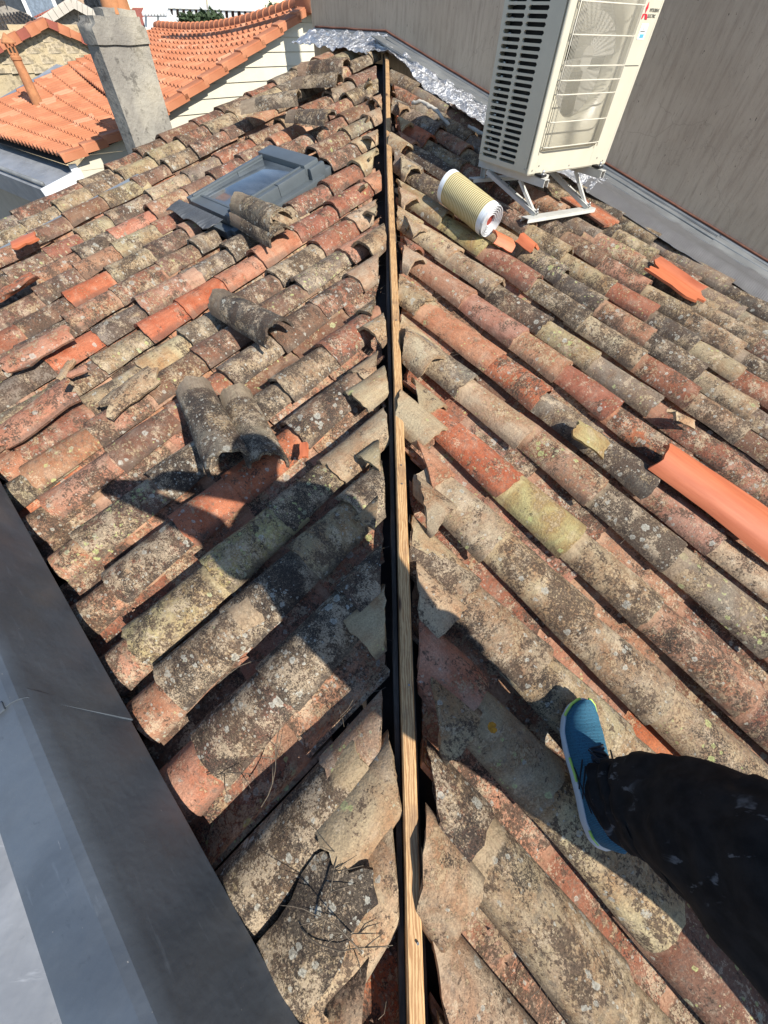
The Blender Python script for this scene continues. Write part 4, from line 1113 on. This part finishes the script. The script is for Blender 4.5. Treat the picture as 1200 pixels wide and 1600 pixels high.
# small terracotta vent on the orange roof
VB = atd(52, 147, 8.3)
VP = empty('vent_pipe', VB, label='small terracotta vent pipe with a conical cap rising from the orange roof', cat='vent pipe')
def lathe(prof, n=20):
    def fn(bm):
        grid(bm, lambda i, j: Vector((prof[round(i*(len(prof)-1))][0]*math.cos(2*math.pi*j), prof[round(i*(len(prof)-1))][0]*math.sin(2*math.pi*j), prof[round(i*(len(prof)-1))][1])), len(prof)-1, n)
        bmesh.ops.remove_doubles(bm, verts=bm.verts, dist=1e-5); bmesh.ops.recalc_face_normals(bm, faces=bm.faces)
    return fn
vm = Matrix.Translation(VB) @ Matrix.Scale(.60, 4)
simple('pipe', lathe([(.105, -.4), (.10, .02), (.082, .45), (.095, .46), (.095, .50), (.08, .51), (.08, .55)]), MPOT, VP, 40, mw=vm)
for k in range(6):
    a = k*math.pi/3
    simple('vent_post', lambda bm: box(bm, (.075*math.cos(a), .075*math.sin(a), .60), (.022, .022, .14)), MPOT, VP, mw=vm)
simple('conical_cap', lathe([(.0, .66), (.12, .665), (.125, .68), (.07, .74), (.02, .79), (0, .80)]), MPOT, VP, 40, mw=vm)

# ------------------------------------------------------------------ town beyond, each on a vertical plane at its own distance
class Plane:
    def __init__(s, px, py, D, turn=0):
        s.P = atd(px, py, D); h = Vector((s.P.x-CAM.x, s.P.y-CAM.y, 0)).normalized()
        s.n = Matrix.Rotation(R(turn), 3, 'Z') @ (-h); s.r = Vector((0, 0, 1)).cross(s.n)
    def at(s, px, py):
        d = ray(px, py); return CAM + d*((s.P-CAM).dot(s.n)/d.dot(s.n))
def wallpoly(name, pl, pts, th, mat, parent, off=0, base=None):
    P = [pl.at(*p)+pl.n*off for p in pts]
    if base is not None:
        P = P+[Vector((P[-1].x, P[-1].y, base)), Vector((P[0].x, P[0].y, base))]
    return simple(name, lambda bm: prism(bm, P, -pl.n*th), mat, parent)
def strip2(name, pl, a, b, wd, hg, mat, parent, off=0):
    A, B = pl.at(*a)+pl.n*off, pl.at(*b)+pl.n*off
    m_, s_ = obox(A, B, wd, hg); return simple(name, lambda bm: box(bm, (0, 0, 0), s_), mat, parent, mw=m_)
def win(pl, px, py, w_, h_, parent, mat=None):
    c_ = pl.at(px, py); pane = simple('window', lambda bm: box(bm, (0, 0, 0), (w_, .12, h_), frame(pl.r, pl.n, Vector((0, 0, 1)), c_)), mat or MWIN, parent)
    return pane
def rfield(name, pl, a, b, c, d, nr, nc, mat, parent, amp, offb):
    # tiles between lower edge a-b and upper edge c-d (upper edge pushed back by offb)
    A, B, Cc, D_ = pl.at(*a), pl.at(*b), pl.at(*c)-pl.n*offb, pl.at(*d)-pl.n*offb
    return simple(name, lambda bm: field(bm, lambda s: B.lerp(D_, s), lambda s: A.lerp(Cc, s), lambda s: 0, nr, nc, amp, .02), mat, parent, kind='stuff')
# ochre stone gable
p1 = Plane(70, 70, 12.2, 8)
OG = empty('stone_gable_house', p1.at(70, 110), label='ochre stone gable with orange verge tiles and a pale repaired strip below its peak', cat='house')
wallpoly('gable_wall', p1, [(-60, 104), (70, 37), (160, 76)], .5, MOCH, OG, base=-9)
for a, b, n in (((-60, 103), (70, 36), 9), ((70, 36), (160, 76), 5)):
    for k in range(n):
        q = lambda t: (a[0]+(b[0]-a[0])*t, a[1]+(b[1]-a[1])*t-1.5)
        strip2('verge_tile', p1, q(k/n), q((k+1.06)/n), .34, .10+.02*(k % 2), MORG if k % 3 else MREDR, OG, -.02)
wallpoly('pale_patch', p1, [(69, 45), (81, 46), (89, 72), (81, 80), (74, 66)], .01, MJOINT, OG, .012)
for row, (yy, xs) in enumerate(((52, (40, 62, 84, 104)), (61, (20, 44, 66, 96, 118)), (70, (0, 30, 58, 92, 120, 142)), (86, (-10, 20, 50, 82, 116, 140)), (101, (0, 35, 70, 100)))):
    for x in xs: 
        c_ = p1.at(x, yy)
        simple('stone', lambda bm: rough(bm, (0, 0, 0), (.46, .05, .20), .02, 2), MOCH, OG, 50, mw=frame(p1.r, p1.n, Vector((0, 0, 1)), c_))
# pale capping where the orange roof meets the stone gable
simple('lead_capping', lambda bm: prism(bm, [atd(-40, 176, 9.3), atd(60, 118, 10.0), atd(88, 100, 10.2), atd(118, 107, 10.0), atd(116, 113, 9.7), atd(90, 108, 9.8), atd(64, 127, 9.6), atd(-40, 188, 8.9)], (0, 0, -.05)), MZL, NH)
# old dark tiled roof behind the ochre gable
OR = empty('old_roof_house', p1.at(20, 60), label='house with an old dark lichened tile roof behind the ochre gable at the far left', cat='house')
p2 = Plane(30, 60, 14, 6)
rfield('roof_tiles', p2, (-40, 92), (66, 36), (-30, 34), (62, 27), 6, 16, m_plain('old_dark_tiles', (.13, .105, .085), .95, var=.5, sc_=5), OR, .05, 2.2)
wallpoly('house_wall', p2, [(-40, 94), (66, 38)], .4, MGST, OR, -.05, base=-9)
p3 = Plane(15, 25, 20, 0)
OR2 = empty('old_roof_house', p3.at(10, 30), label='small whitewashed gable with a dark tiled roof in the top left corner', cat='house')
wallpoly('gable_wall', p3, [(-30, 36), (14, 22), (44, 33), (44, 40), (-30, 44)], .5, MJOINT, OR2, base=-9)
for a, b in (((-30, 32), (13, 17)), ((13, 17), (48, 31))): strip2('verge', p3, a, b, .6, .18, MGST, OR2)
rfield('roof_tiles', p3, (-30, 32), (13, 17), (-30, 2), (8, 2), 5, 12, m_plain('old_dark_tiles_b', (.12, .10, .08), .95, var=.5, sc_=5), OR2, .05, 3)
# grey rubble gable with red roof
p4 = Plane(115, 35, 19, -5)
GG = empty('rubble_gable_house', p4.at(115, 40), label='grey rubble-stone gable with a red roof, between the ochre gable and the chimney', cat='house')
wallpoly('gable_wall', p4, [(66, 36), (114, 5.5), (160, 30)], .5, MGST, GG, base=-9)
for a, b in (((64, 37), (114, 4.5)), ((114, 4.5), (162, 31))):
    for k in range(6):
        q = lambda t: (a[0]+(b[0]-a[0])*t, a[1]+(b[1]-a[1])*t)
        strip2('coping_stone', p4, q(k/6), q((k+.94)/6), .55, .17, MJOINT, GG)
for row in range(6):
    y = 14+row*7.2
    for k in range(9):
        x = 84+k*9+(row % 2)*4.5; top = 8+abs(x-114)*.60 if x < 114 else 8+abs(x-114)*.55
        if y > top+4 and 72 < x < 150:
            c_ = p4.at(x, y)
            simple('stone', lambda bm: rough(bm, (0, 0, 0), (.27, .07, .17), .015, 1), MGST, GG, 50, mw=frame(p4.r, p4.n, Vector((0, 0, 1)), c_))
p4b = Plane(80, 20, 19.4, -5)
wallpoly('joint_bed', p4, [(72, 36), (114, 9), (156, 32), (152, 66), (100, 52)], .01, MJOINT, GG, .012)
rfield('roof_tiles', p4, (55, 30), (110, 5), (85, 11), (108, 5), 7, 14, MREDR, GG, .03, 2.5)
simple('roof_sheet', lambda bm: prism(bm, [p4.at(52, 31)-p4.n*.4, p4.at(112, 5)-p4.n*.4, p4.at(80, 9)-p4.n*3.5], (0, 0, -.06)), MREDR, GG)
# pale apartment block with rows of windows
p5 = Plane(120, 14, 48, 0)
AB = empty('apartment_building', p5.at(120, 20), label='pale cream apartment block with rows of small windows at the top left', cat='building')
wallpoly('facade', p5, [(98, -120), (166, -120), (170, 60), (98, 60)], 8, MBUILD, AB, base=-9)
for r_ in range(-2, 4):
    for k in range(8):
        x = 112+k*7.3+r_*1.0; y = -3+r_*9+k*.35
        if 100 < x < 165: win(p5, x, y, .42, .95, AB)
p6 = Plane(50, 10, 34, 4)
TB = empty('town_house', p6.at(50, 20), label='peach townhouse with an arched window and white pilasters in the top left corner', cat='building')
wallpoly('facade', p6, [(26, -160), (104, -160), (106, 60), (44, 60)], 6, m_plain('peach_render', (.66, .48, .33), .9, var=.06), TB, base=-9)
wallpoly('pilaster', p6, [(44, -60), (51, -60), (62, 34), (55, 34)], .2, MWBUILD, TB, .2)
wallpoly('pilaster', p6, [(28, -60), (33, -60), (47, 34), (43, 34)], .2, MJOINT, TB, .2)
def arch(bm):
    pts = []
    for k in range(13):
        a = math.pi*k/12; pts.append(Vector((.62*math.cos(a), 0, .9+.62*math.sin(a))))
    pts = pts+[Vector((-.62, 0, -.9)), Vector((.62, 0, -.9))]
    prism(bm, pts, (0, .15, 0))
aw = simple('arched_window', arch, MWBUILD, TB, mw=frame(p6.r, p6.n, Vector((0, 0, 1)), p6.at(65, 14)+p6.n*.05) @ Matrix.Scale(1.12, 4))
simple('pane', arch, m_plain('grey_blue_pane', (.22, .27, .33), .2), aw, mw=frame(p6.r, p6.n, Vector((0, 0, 1)), p6.at(65, 14)+p6.n*.12) @ Matrix.Scale(.86, 4))
for x, y in ((83, 3), (100, 1), (22, 8)): win(p6, x, y, 1.0, 2.0, TB)
p7 = Plane(10, 0, 40, 0)
CB = empty('corner_building', p7.at(10, 10), label='buff building with tall dark windows behind the dark roof, top left corner', cat='building')
wallpoly('facade', p7, [(-60, -160), (38, -160), (48, 60), (-60, 60)], 5, m_plain('buff_render', (.56, .50, .42), .9), CB, base=-9)
for x, y in ((2, 4), (24, 6), (31, 18)): win(p7, x, y, 1.1, 2.6, CB)
# small white pergola, red roofs, long white building on the skyline
p8 = Plane(222, 40, 38, 0)
RH = empty('red_roof_house', p8.at(225, 45), label='red roofed house seen between the chimney and the orange ridge', cat='house')
simple('roof_sheet', lambda bm: prism(bm, [p8.at(205, 44), p8.at(244, 44), p8.at(240, 27)-p8.n*3, p8.at(206, 27)-p8.n*3], (0, 0, -.15)), MREDR, RH)
wallpoly('house_wall', p8, [(205, 45), (246, 45)], 3, MBUILD, RH, -.2, base=-9)
p8b = Plane(222, 24, 46, 0)
RH2 = empty('red_roof_house', p8b.at(225, 25), label='second red roofed house further back, just left of the white pergola', cat='house')
simple('roof_sheet', lambda bm: prism(bm, [p8b.at(204, 25), p8b.at(236, 25), p8b.at(234, 12)-p8b.n*3, p8b.at(206, 12)-p8b.n*3], (0, 0, -.15)), MREDR, RH2)
wallpoly('house_wall', p8b, [(204, 27), (238, 27)], 3, MWBUILD, RH2, -.2, base=-9)
wallpoly('house_wall', p8b, [(206, 14), (214, 3), (222, 8), (222, 14)], 3, MWBUILD, RH2, -3)
p9 = Plane(245, 20, 34, 0)
PG = empty('pergola', p9.at(245, 28), label='small white slatted pergola on a far rooftop right of the chimney pots', cat='pergola')
for k in range(8):
    a = p9.at(229+k*4.4, 9.5); b = p9.at(224+k*4.8, 22)+p9.n*.9
    m_, s_ = obox(a, b, .09, .09); simple('slat', lambda bm: box(bm, (0, 0, 0), s_), MWHITE, PG, mw=m_)
for a, b in (((228, 10), (262, 12)), ((250, 10), (270, 27)), ((224, 22), (262, 24))): strip2('beam', p9, a, b, .10, .12, MWHITE, PG)
for x in (228, 247, 266): strip2('post', p9, (x, 22), (x, 42), .1, .1, MWHITE, PG)
wallpoly('parapet_wall', p9, [(222, 28), (270, 29)], 4, MWBUILD, PG, -1.0, base=-9)
p10 = Plane(340, 20, 78, -16)
LB = empty('long_building', p10.at(340, 25), label='long white flat-roofed building with a columned dark storey on the skyline', cat='building')
wallpoly('roof_parapet', p10, [(253, 4.0), (424, 11.5), (424, 19), (253, 12.5)], 14, MWBUILD, LB, 0)
wallpoly('facade', p10, [(256, 13), (424, 19), (424, 60), (256, 60)], 12, m_plain('brick_storey', (.22, .10, .085), .9, var=.2, sc_=.8), LB, -1.6, base=-9)
for k in range(17):
    x = 262+k*9.6; strip2('column', p10, (x, 13+k*.35), (x+(1 if k % 4 else 5), 36), .35, .35, MWBUILD, LB, -.3)
strip2('balcony_slab', p10, (256, 30), (424, 34), .9, .4, MWBUILD, LB, -.5)
strip2('mast', Plane(322, 10, 74), (322, -12), (324, 14), .12, .12, MGST, LB)
def tree(name, label, px, py, D, h_, wd, n, seed):
    b = atd(px, py, D); T = empty(name, b, label=label, cat='tree', group='trees on the skyline'); rn = random.Random(seed)
    b0 = Vector((b.x, b.y, -9))
    simple('trunk', lambda bm: tube(bm, [b0, b-Vector((0, 0, h_*.5)), b], [.3, .2, .08], 7), MBARK, T, 40)
    def cr_(bm):
        for k in range(n):
            d = Vector((rn.gauss(0, 1), rn.gauss(0, 1), rn.gauss(0, .6))); d = d.normalized()*(rn.random()**.4)
            c_ = b+Vector((d.x*wd, d.y*wd, d.z*h_*.55)); s_ = rn.uniform(.12, .34)
            q = [Vector((rn.uniform(-1, 1), rn.uniform(-1, 1), rn.uniform(-1, 1)))*s_ for _ in range(3)]
            bm.faces.new([bm.verts.new(c_+x) for x in q])
    simple('crown', cr_, MLEAF, T)
tree('tree', 'dark green tree in front of the long white building', 328, 30, 60, .95, 1.35, 900, 1)
tree('tree', 'smaller green tree left of the larger one before the long white building', 296, 33, 56, .8, .8, 500, 2)
tree('tree', 'small tuft of tree on the skyline just left of the rendered wall', 432, 17, 62, .8, 1.0, 500, 3)
p11 = Plane(455, 10, 60, 0)
SB = empty('skyline_building', p11.at(455, 8), label='small pale building peeping over the orange ridge beside the rendered wall', cat='building')
wallpoly('facade', p11, [(443, 5), (462, 2), (478, 3), (478, 30), (443, 30)], 4, MWBUILD, SB, 0, base=-9)
for x in (450, 458, 466): win(p11, x, 7, .5, .5, SB)

# ------------------------------------------------------------------ the person standing on the roof
PE = empty('person', (.5, 0, -.02), label='person in black trousers and teal running shoe stepping on the right slope', cat='person')
def skin_obj(name, joints, edges, mat, parent, sub=2):
    me = bpy.data.meshes.new(name); me.from_pydata([j[0] for j in joints], edges, [])
    o = bpy.data.objects.new(name, me); COL.objects.link(o)
    o.modifiers.new('s', 'SKIN'); sm = o.modifiers.new('d', 'SUBSURF'); sm.levels = sm.render_levels = sub
    for i, j in enumerate(joints):
        r_ = j[1]; me.skin_vertices[0].data[i].radius = r_ if hasattr(r_, '__len__') else (r_, r_)
    me.skin_vertices[0].data[0].use_root = True
    bpy.context.view_layer.update()
    m2 = bpy.data.meshes.new_from_object(o.evaluated_get(bpy.context.evaluated_depsgraph_get()))
    bpy.data.objects.remove(o)
    for p in m2.polygons: p.use_smooth = True
    m2.materials.clear(); m2.materials.append(mat)
    return link(name, m2, None, parent)
PELV = Vector((.62, -.34, .76))
hL = CAM-cr*.085-cf*.055+cu*.0; hR = CAM+cr*.10-cf*.055
body_j = [(PELV, (.19, .17)), (PELV+Vector((-.01, .02, .20)), (.20, .17)), (PELV+Vector((-.02, .08, .38)), (.23, .17)), (PELV+Vector((-.02, .11, .52)), (.11, .09)),
    (PELV+Vector((-.02, .14, .61)), .055), (PELV+Vector((-.03, .19, .70)), (.078, .09)), (PELV+Vector((-.03, .21, .79)), (.072, .085)),
    (PELV+Vector((.02, .24, .48)), .075), (PELV+Vector((-.22, .30, .46)), .062), (hR+Vector((.10, .0, .05)), .045), (hR, .022),
    (PELV+Vector((-.16, -.08, .48)), .075), (PELV+Vector((-.30, .10, .46)), .065), (hL+Vector((.12, -.05, .04)), .045), (hL+Vector((0, -.02, .01)), .022),
    (PELV+Vector((-.06, .06, -.06)), .11), (Vector((.57, -.13, .48)), .085), (Vector((.505, -.035, .18)), .05), (Vector((.495, -.02, .05)), .04),
    (PELV+Vector((.08, -.07, -.06)), .11), (Vector((1.00, -.50, .28)), .085), (Vector((1.06, -.66, -.06)), .055), (Vector((1.07, -.68, -.22)), .045)]
body_e = [(0, 1), (1, 2), (2, 3), (3, 4), (4, 5), (5, 6), (3, 7), (7, 8), (8, 9), (9, 10), (3, 11), (11, 12), (12, 13), (13, 14), (0, 15), (15, 16), (16, 17), (17, 18), (0, 19), (19, 20), (20, 21), (21, 22)]
BODY = skin_obj('body', body_j, body_e, MJACK, PE)
BODY.data.materials.append(MSKIN); BODY.data.materials.append(MFAB)
HD = PELV+Vector((-.03, .20, .75))
for p_ in BODY.data.polygons:
    c_ = p_.center
    if c_.z > PELV.z+.57 or (c_-hL).length < .06 or (c_-hR).length < .06: p_.material_index = 1
    elif c_.z < PELV.z+.03: p_.material_index = 2
fd = Vector((-.75, .35, -.56)).normalized(); fr_ = fd.cross(Vector((0, 0, 1))).normalized(); fu = fr_.cross(fd)
simple('nose', lambda bm: bmesh.ops.create_cone(bm, cap_ends=True, segments=8, radius1=.016, radius2=.006, depth=.03, matrix=Matrix.Translation(HD+fd*.085) @ fd.to_track_quat('Z', 'Y').to_matrix().to_4x4()), MSKIN, PE, 60)
for s_ in (-1, 1):
    simple('eye', lambda bm: bmesh.ops.create_icosphere(bm, subdivisions=2, radius=.011, matrix=Matrix.Translation(HD+fd*.070+fr_*s_*.03+fu*.02)), MWHITE, PE, 80)
    simple('ear', lambda bm: bmesh.ops.create_icosphere(bm, subdivisions=2, radius=.026, matrix=Matrix.Translation(HD+fr_*s_*.080) @ Matrix.Diagonal((.4, .7, 1, 1))), MSKIN, PE, 80)
simple('mouth', lambda bm: box(bm, HD+fd*.078-fu*.04, (.03, .012, .006)), m_plain('lips', (.35, .12, .10), .6), PE)
simple('hair', lambda bm: bmesh.ops.create_icosphere(bm, subdivisions=3, radius=.098, matrix=Matrix.Translation(PELV+Vector((-.01, .185, .79)))), MHAIR, PE, 80)
for hnd, sgn in ((hL, -1), (hR, 1)):
    for k in range(4):
        a = hnd+cu*(.03-.02*k); d = -cr*sgn
        skin_obj('finger', [(a, .009), (a+d*.03+cf*.012, .0085), (a+d*.055+cf*.02, .007)], [(0, 1), (1, 2)], MSKIN, PE, 1)
# trouser leg: one lofted skin with folds
def leg(bm):
    path = [(Vector((.490, -.010, .035)), .060, .072), (Vector((.492, -.012, .07)), .068, .076), (Vector((.496, -.020, .13)), .072, .080), (Vector((.500, -.022, .20)), .080, .092),
            (Vector((.508, -.055, .27)), .086, .122), (Vector((.520, -.108, .35)), .094, .150), (Vector((.545, -.150, .43)), .102, .168), (Vector((.585, -.185, .51)), .105, .166), (Vector((.62, -.21, .60)), .115, .14), (Vector((.66, -.25, .70)), .14, .14)]
    n = 56; m_ = 72
    def P(i, j):
        t = i*(len(path)-1); k = min(int(t), len(path)-2); f_ = t-k; f_ = f_*f_*(3-2*f_)*.5+f_*.5
        c_ = path[k][0].lerp(path[k+1][0], f_); rx_ = path[k][1]+(path[k+1][1]-path[k][1])*f_; ry_ = path[k][2]+(path[k+1][2]-path[k][2])*f_
        a = 2*math.pi*j
        tg = (path[k+1][0]-path[k][0]).normalized(); x = Vector((1, 0, 0)); x = (x-tg*x.dot(tg)).normalized(); y = tg.cross(x)
        fold = .007*math.sin(a*3+i*9)+.012*noise.noise(Vector((math.cos(a)*1.6, math.sin(a)*1.6, i*9)))+.008*noise.noise(Vector((math.cos(a)*3, math.sin(a)*3, i*20)))+.006*math.sin(i*70+2.2*math.sin(a))*max(0, math.sin(i*9))
        if i < .06: fold *= .4
        return c_+x*math.cos(a)*(rx_+fold)+y*math.sin(a)*(ry_+fold)
    vsn = [[bm.verts.new(P(i/n, j/m_)) for j in range(m_)] for i in range(n+1)]
    for i in range(n):
        for j in range(m_): bm.faces.new((vsn[i][j], vsn[i][(j+1) % m_], vsn[i+1][(j+1) % m_], vsn[i+1][j]))
    bmesh.ops.recalc_face_normals(bm, faces=bm.faces)
simple('trouser_leg', leg, MFAB, PE, 80, label='black trouser leg with pale scuff marks')
# shoe
shy = Vector((.035, 1, .12)).normalized(); shx = shy.cross(Vector((.10, 0, 1))).normalized(); shz = shx.cross(shy)
shf = frame(shx, shy, shz, Vector((.478, -.100, -.052)))
SHL = .325
def outline(t, side):      # half-width of the sole at t (0 heel..1 toe); side -1 inner/left, +1 outer/right
    pts = ((0, .000), (.02, .020), (.06, .031), (.15, .037), (.3, .035), (.45, .038), (.62, .048), (.75, .051), (.87, .044), (.95, .030), (.985, .016), (1, .0))
    for k in range(len(pts)-1):
        if t <= pts[k+1][0]:
            f_ = (t-pts[k][0])/(pts[k+1][0]-pts[k][0]); return pts[k][1]+(pts[k+1][1]-pts[k][1])*f_
    return 0
def cx_(t): return -.006+.012*math.sin(t*math.pi)*-1+.010*t
SH_ = simple('shoe', lambda bm: None, MKNIT, PE, mw=shf) if False else None
def sole(bm):
    n = 60; top = []; bot = []; mid = []
    prof = []
    for k in range(n+1): prof.append((k/n, 1))
    for k in range(n, -1, -1): prof.append((k/n, -1))
    ts = [(1-math.cos(math.pi*p[0]))/2 for p in prof]
    for (t0, s_), t in zip(prof, ts):
        x = cx_(t)+s_*outline(t, s_); y = t*SHL
        lift = .030*max(0, (t-.80)/.2)**2+.008*max(0, (.1-t)/.1)
        fl = 1.10 if True else 1
        bot.append(bm.verts.new((cx_(t)+s_*outline(t, s_)*1.0, y, lift)))
        mid.append(bm.verts.new((cx_(t)+s_*(outline(t, s_)*1.07+.0025), y+(-.006 if t < .1 else .003 if t > .9 else 0), lift+.014+.0015*math.sin(t*60))))
        top.append(bm.verts.new((cx_(t)+s_*(outline(t, s_)*1.0+.002), y, lift+.034-.010*t)))
    N = len(bot)
    for a, b in ((bot, mid), (mid, top)):
        for k in range(N): bm.faces.new((a[k], a[(k+1) % N], b[(k+1) % N], b[k]))
    bm.faces.new(top); bm.faces.new(bot[::-1]); bmesh.ops.remove_doubles(bm, verts=bm.verts, dist=1e-4); bmesh.ops.recalc_face_normals(bm, faces=bm.faces)
def upper(bm):
    n, m_ = 44, 24
    def hgt(t): 
        pts = ((0, .070), (.06, .088), (.2, .095), (.34, .098), (.48, .088), (.6, .070), (.75, .052), (.88, .042), (.95, .034), (1, .020))
        for k in range(len(pts)-1):
            if t <= pts[k+1][0]:
                f_ = (t-pts[k][0])/(pts[k+1][0]-pts[k][0]); return pts[k][1]+(pts[k+1][1]-pts[k][1])*f_
    def P(i, j):
        t = .012+.976*(1-math.cos(math.pi*i))/2; a = math.pi*j; w_ = outline(t, 1)*.98+.001; H = hgt(t)
        lift = .030*max(0, (t-.80)/.2)**2
        c_ = math.cos(a); s_ = math.sin(a)
        top_w = .62 if t < .45 else .8
        x = w_*(abs(c_)**.75)*(1 if c_ > 0 else -1)*(1-(1-top_w)*s_**3); z = .020+H*(s_**.72)+lift
        z += .0016*math.sin(t*150)*(s_ > .8)*(.55 < t < .8)
        return Vector((cx_(t)-x, t*SHL, z))
    grid(bm, P, n, m_); bmesh.ops.recalc_face_normals(bm, faces=bm.faces)
UP = simple('shoe', upper, MKNIT, PE, 70, mw=shf, label='teal knitted running shoe')
simple('sole', sole, MSOLE, UP, 40, mw=shf)
def trim(bm):
    for s_, a, b in ((-1, .86, .992), (1, .90, .992), (-1, .40, .56), (-1, .02, .10)):
        pts = []
        for k in range(12):
            t = a+(b-a)*k/11; pts.append((cx_(t)+s_*(outline(t, 1)+.0035), t*SHL+.002, .030*max(0, (t-.80)/.2)**2+.034-.008*t))
        tube(bm, pts, .0036, 6)
simple('lime_trim', trim, MLIMEG, UP, 40, mw=shf)
def lace(bm):
    for k in range(6):
        t = .44+k*.038; z = .116-.0105*k*1.0-.004*k
        z = {0: .110, 1: .104, 2: .098, 3: .092, 4: .086, 5: .079}[k]
        pts = [(cx_(t)+.022*math.sin(q)*1.0, (t+.012*math.sin(q*2+k))*SHL, z+.012*(math.cos(q)-.55)+.004) for q in [(-1.35+2.7*i/8) for i in range(9)]]
        tube(bm, pts, .0026, 6)
        pts = [(cx_(t)+.020*math.sin(q)*(1 if k % 2 else -1), (t+.035*q/2.7+.018)*SHL, z+.010*(math.cos(q)-.5)+.005) for q in [(-1.3+2.6*i/8) for i in range(9)]]
        tube(bm, pts, .0024, 6)
    b = Vector((cx_(.45), .45*SHL, .118))
    for s_ in (-1, 1):
        tube(bm, [b, b+Vector((s_*.018, .010, .006)), b+Vector((s_*.034, .004, .002)), b+Vector((s_*.036, -.012, -.002)), b+Vector((s_*.018, -.008, .003)), b], .0024, 6)
        tube(bm, [b, b+Vector((s_*.012, .024, .0)), b+Vector((s_*.022, .044, -.010)), b+Vector((s_*.030, .058, -.022))], .0022, 6)
simple('lace', lace, MLACE, UP, 50, mw=shf)
def tongue(bm):
    def P(i, j): 
        t = .34+.30*i; return Vector((cx_(t)+(j-.5)*.046, t*SHL, .118-.035*i+.010*(1-(2*j-1)**2)-.004))
    grid(bm, P, 10, 6); solid(bm, .004)
simple('tongue', tongue, m_plain('dark_knit_tongue', (.015, .03, .05), .9, var=.2, sc_=60), UP, 50, mw=shf)
def stripes(bm):
    for s_ in (-1, 1):
        for pth in (((.30, .035), (.42, .060), (.52, .082)), ((.36, .030), (.47, .055), (.56, .078)), ((.22, .060), (.36, .045), (.50, .034))):
            pts = []
            for t, z in pth:
                w_ = outline(t, 1)*.98+.0015; q = max(0, 1-((z-.02)/.09)**2.2)**.5; pts.append((cx_(t)+s_*w_*(.66+.34*q)*1.0, t*SHL, z))
            tube(bm, pts, .0018, 5)
simple('side_stripe', stripes, MLACE, UP, 50, mw=shf)
# other shoe, outside the picture
cp = copy_tree(UP, PE); cp['label'] = 'second teal shoe of the person'
cp.matrix_basis = world(PE).inverted() @ Matrix.Translation((.59, -.74, -.19)) @ shf

# phone held where the picture is taken from
PH = tag(simple('phone', lambda bm: box(bm, (0, 0, 0), (.150, .074, .008), frame(cr, cu, -cf, CAM-cf*.016), .003), MBLACK, None, 30), 'black phone held out over the hip by the person', 'phone')

# ------------------------------------------------------------------ twigs and dry stems at the lower left
random.seed(31)
def twig(u, v, L_, az, lift, label, br=3):
    def fn(bm):
        p = uv(u, v, lift); d = Vector((math.cos(az), math.sin(az), .05)); pts = [p.copy()]
        for k in range(8):
            d = (d+Vector((random.uniform(-.28, .28), random.uniform(-.28, .28), random.uniform(-.10, .10)))).normalized(); p = p+d*L_/8; pts.append(p.copy())
        tube(bm, pts, [.0018*(1-.08*k) for k in range(9)], 5)
        for b in range(br):
            q = pts[random.randrange(2, 7)]; dd = (d+Vector((random.uniform(-1, 1), random.uniform(-1, 1), random.uniform(0, .4)))).normalized()
            s_ = random.uniform(.03, .08); tube(bm, [q, q+dd*s_*.5+Vector((0, 0, .004)), q+dd*s_+Vector((random.uniform(-.01, .01), 0, .0))], [.0012, .001, .0006], 4)
    tag(simple('twig', fn, MTWIG, None, 60), label, 'twig', 'dry twigs in the lower left')
twig(-.30, -.02, .26, 1.2, .11, 'branching thorny twig on the big mossy tile beside the batten foot', 7)
twig(-.33, .02, .20, -.5, .09, 'pale bent twig along the broken edge of the bottom tile', 3)
twig(-.28, .26, .22, .9, .03, 'dry twig in the dark gap between two columns at the bottom left', 5)
twig(-.34, .42, .14, .2, .05, 'short white-tipped stem sticking out from under the zinc cap, lower one', 2)
twig(-.33, .52, .12, .3, .05, 'short white-tipped stem sticking out from under the zinc cap, upper one', 2)
twig(-.20, .60, .30, .8, .02, 'long thin stem lying in the gap left of the lichened tiles', 2)
twig(-.22, .88, .34, .8, .02, 'long thin stem in the next gap up, near the zinc cap', 2)
twig(-.24, 1.12, .34, .78, .02, 'long thin stem in the third gap up along the zinc cap', 2)
twig(-.26, -.10, .20, 2.2, .10, 'forked dark twig crossing the gap to the batten foot', 4)
twig(-.38, .12, .22, .4, .04, 'curved thin bramble in the bottom left corner of the tiles', 3)
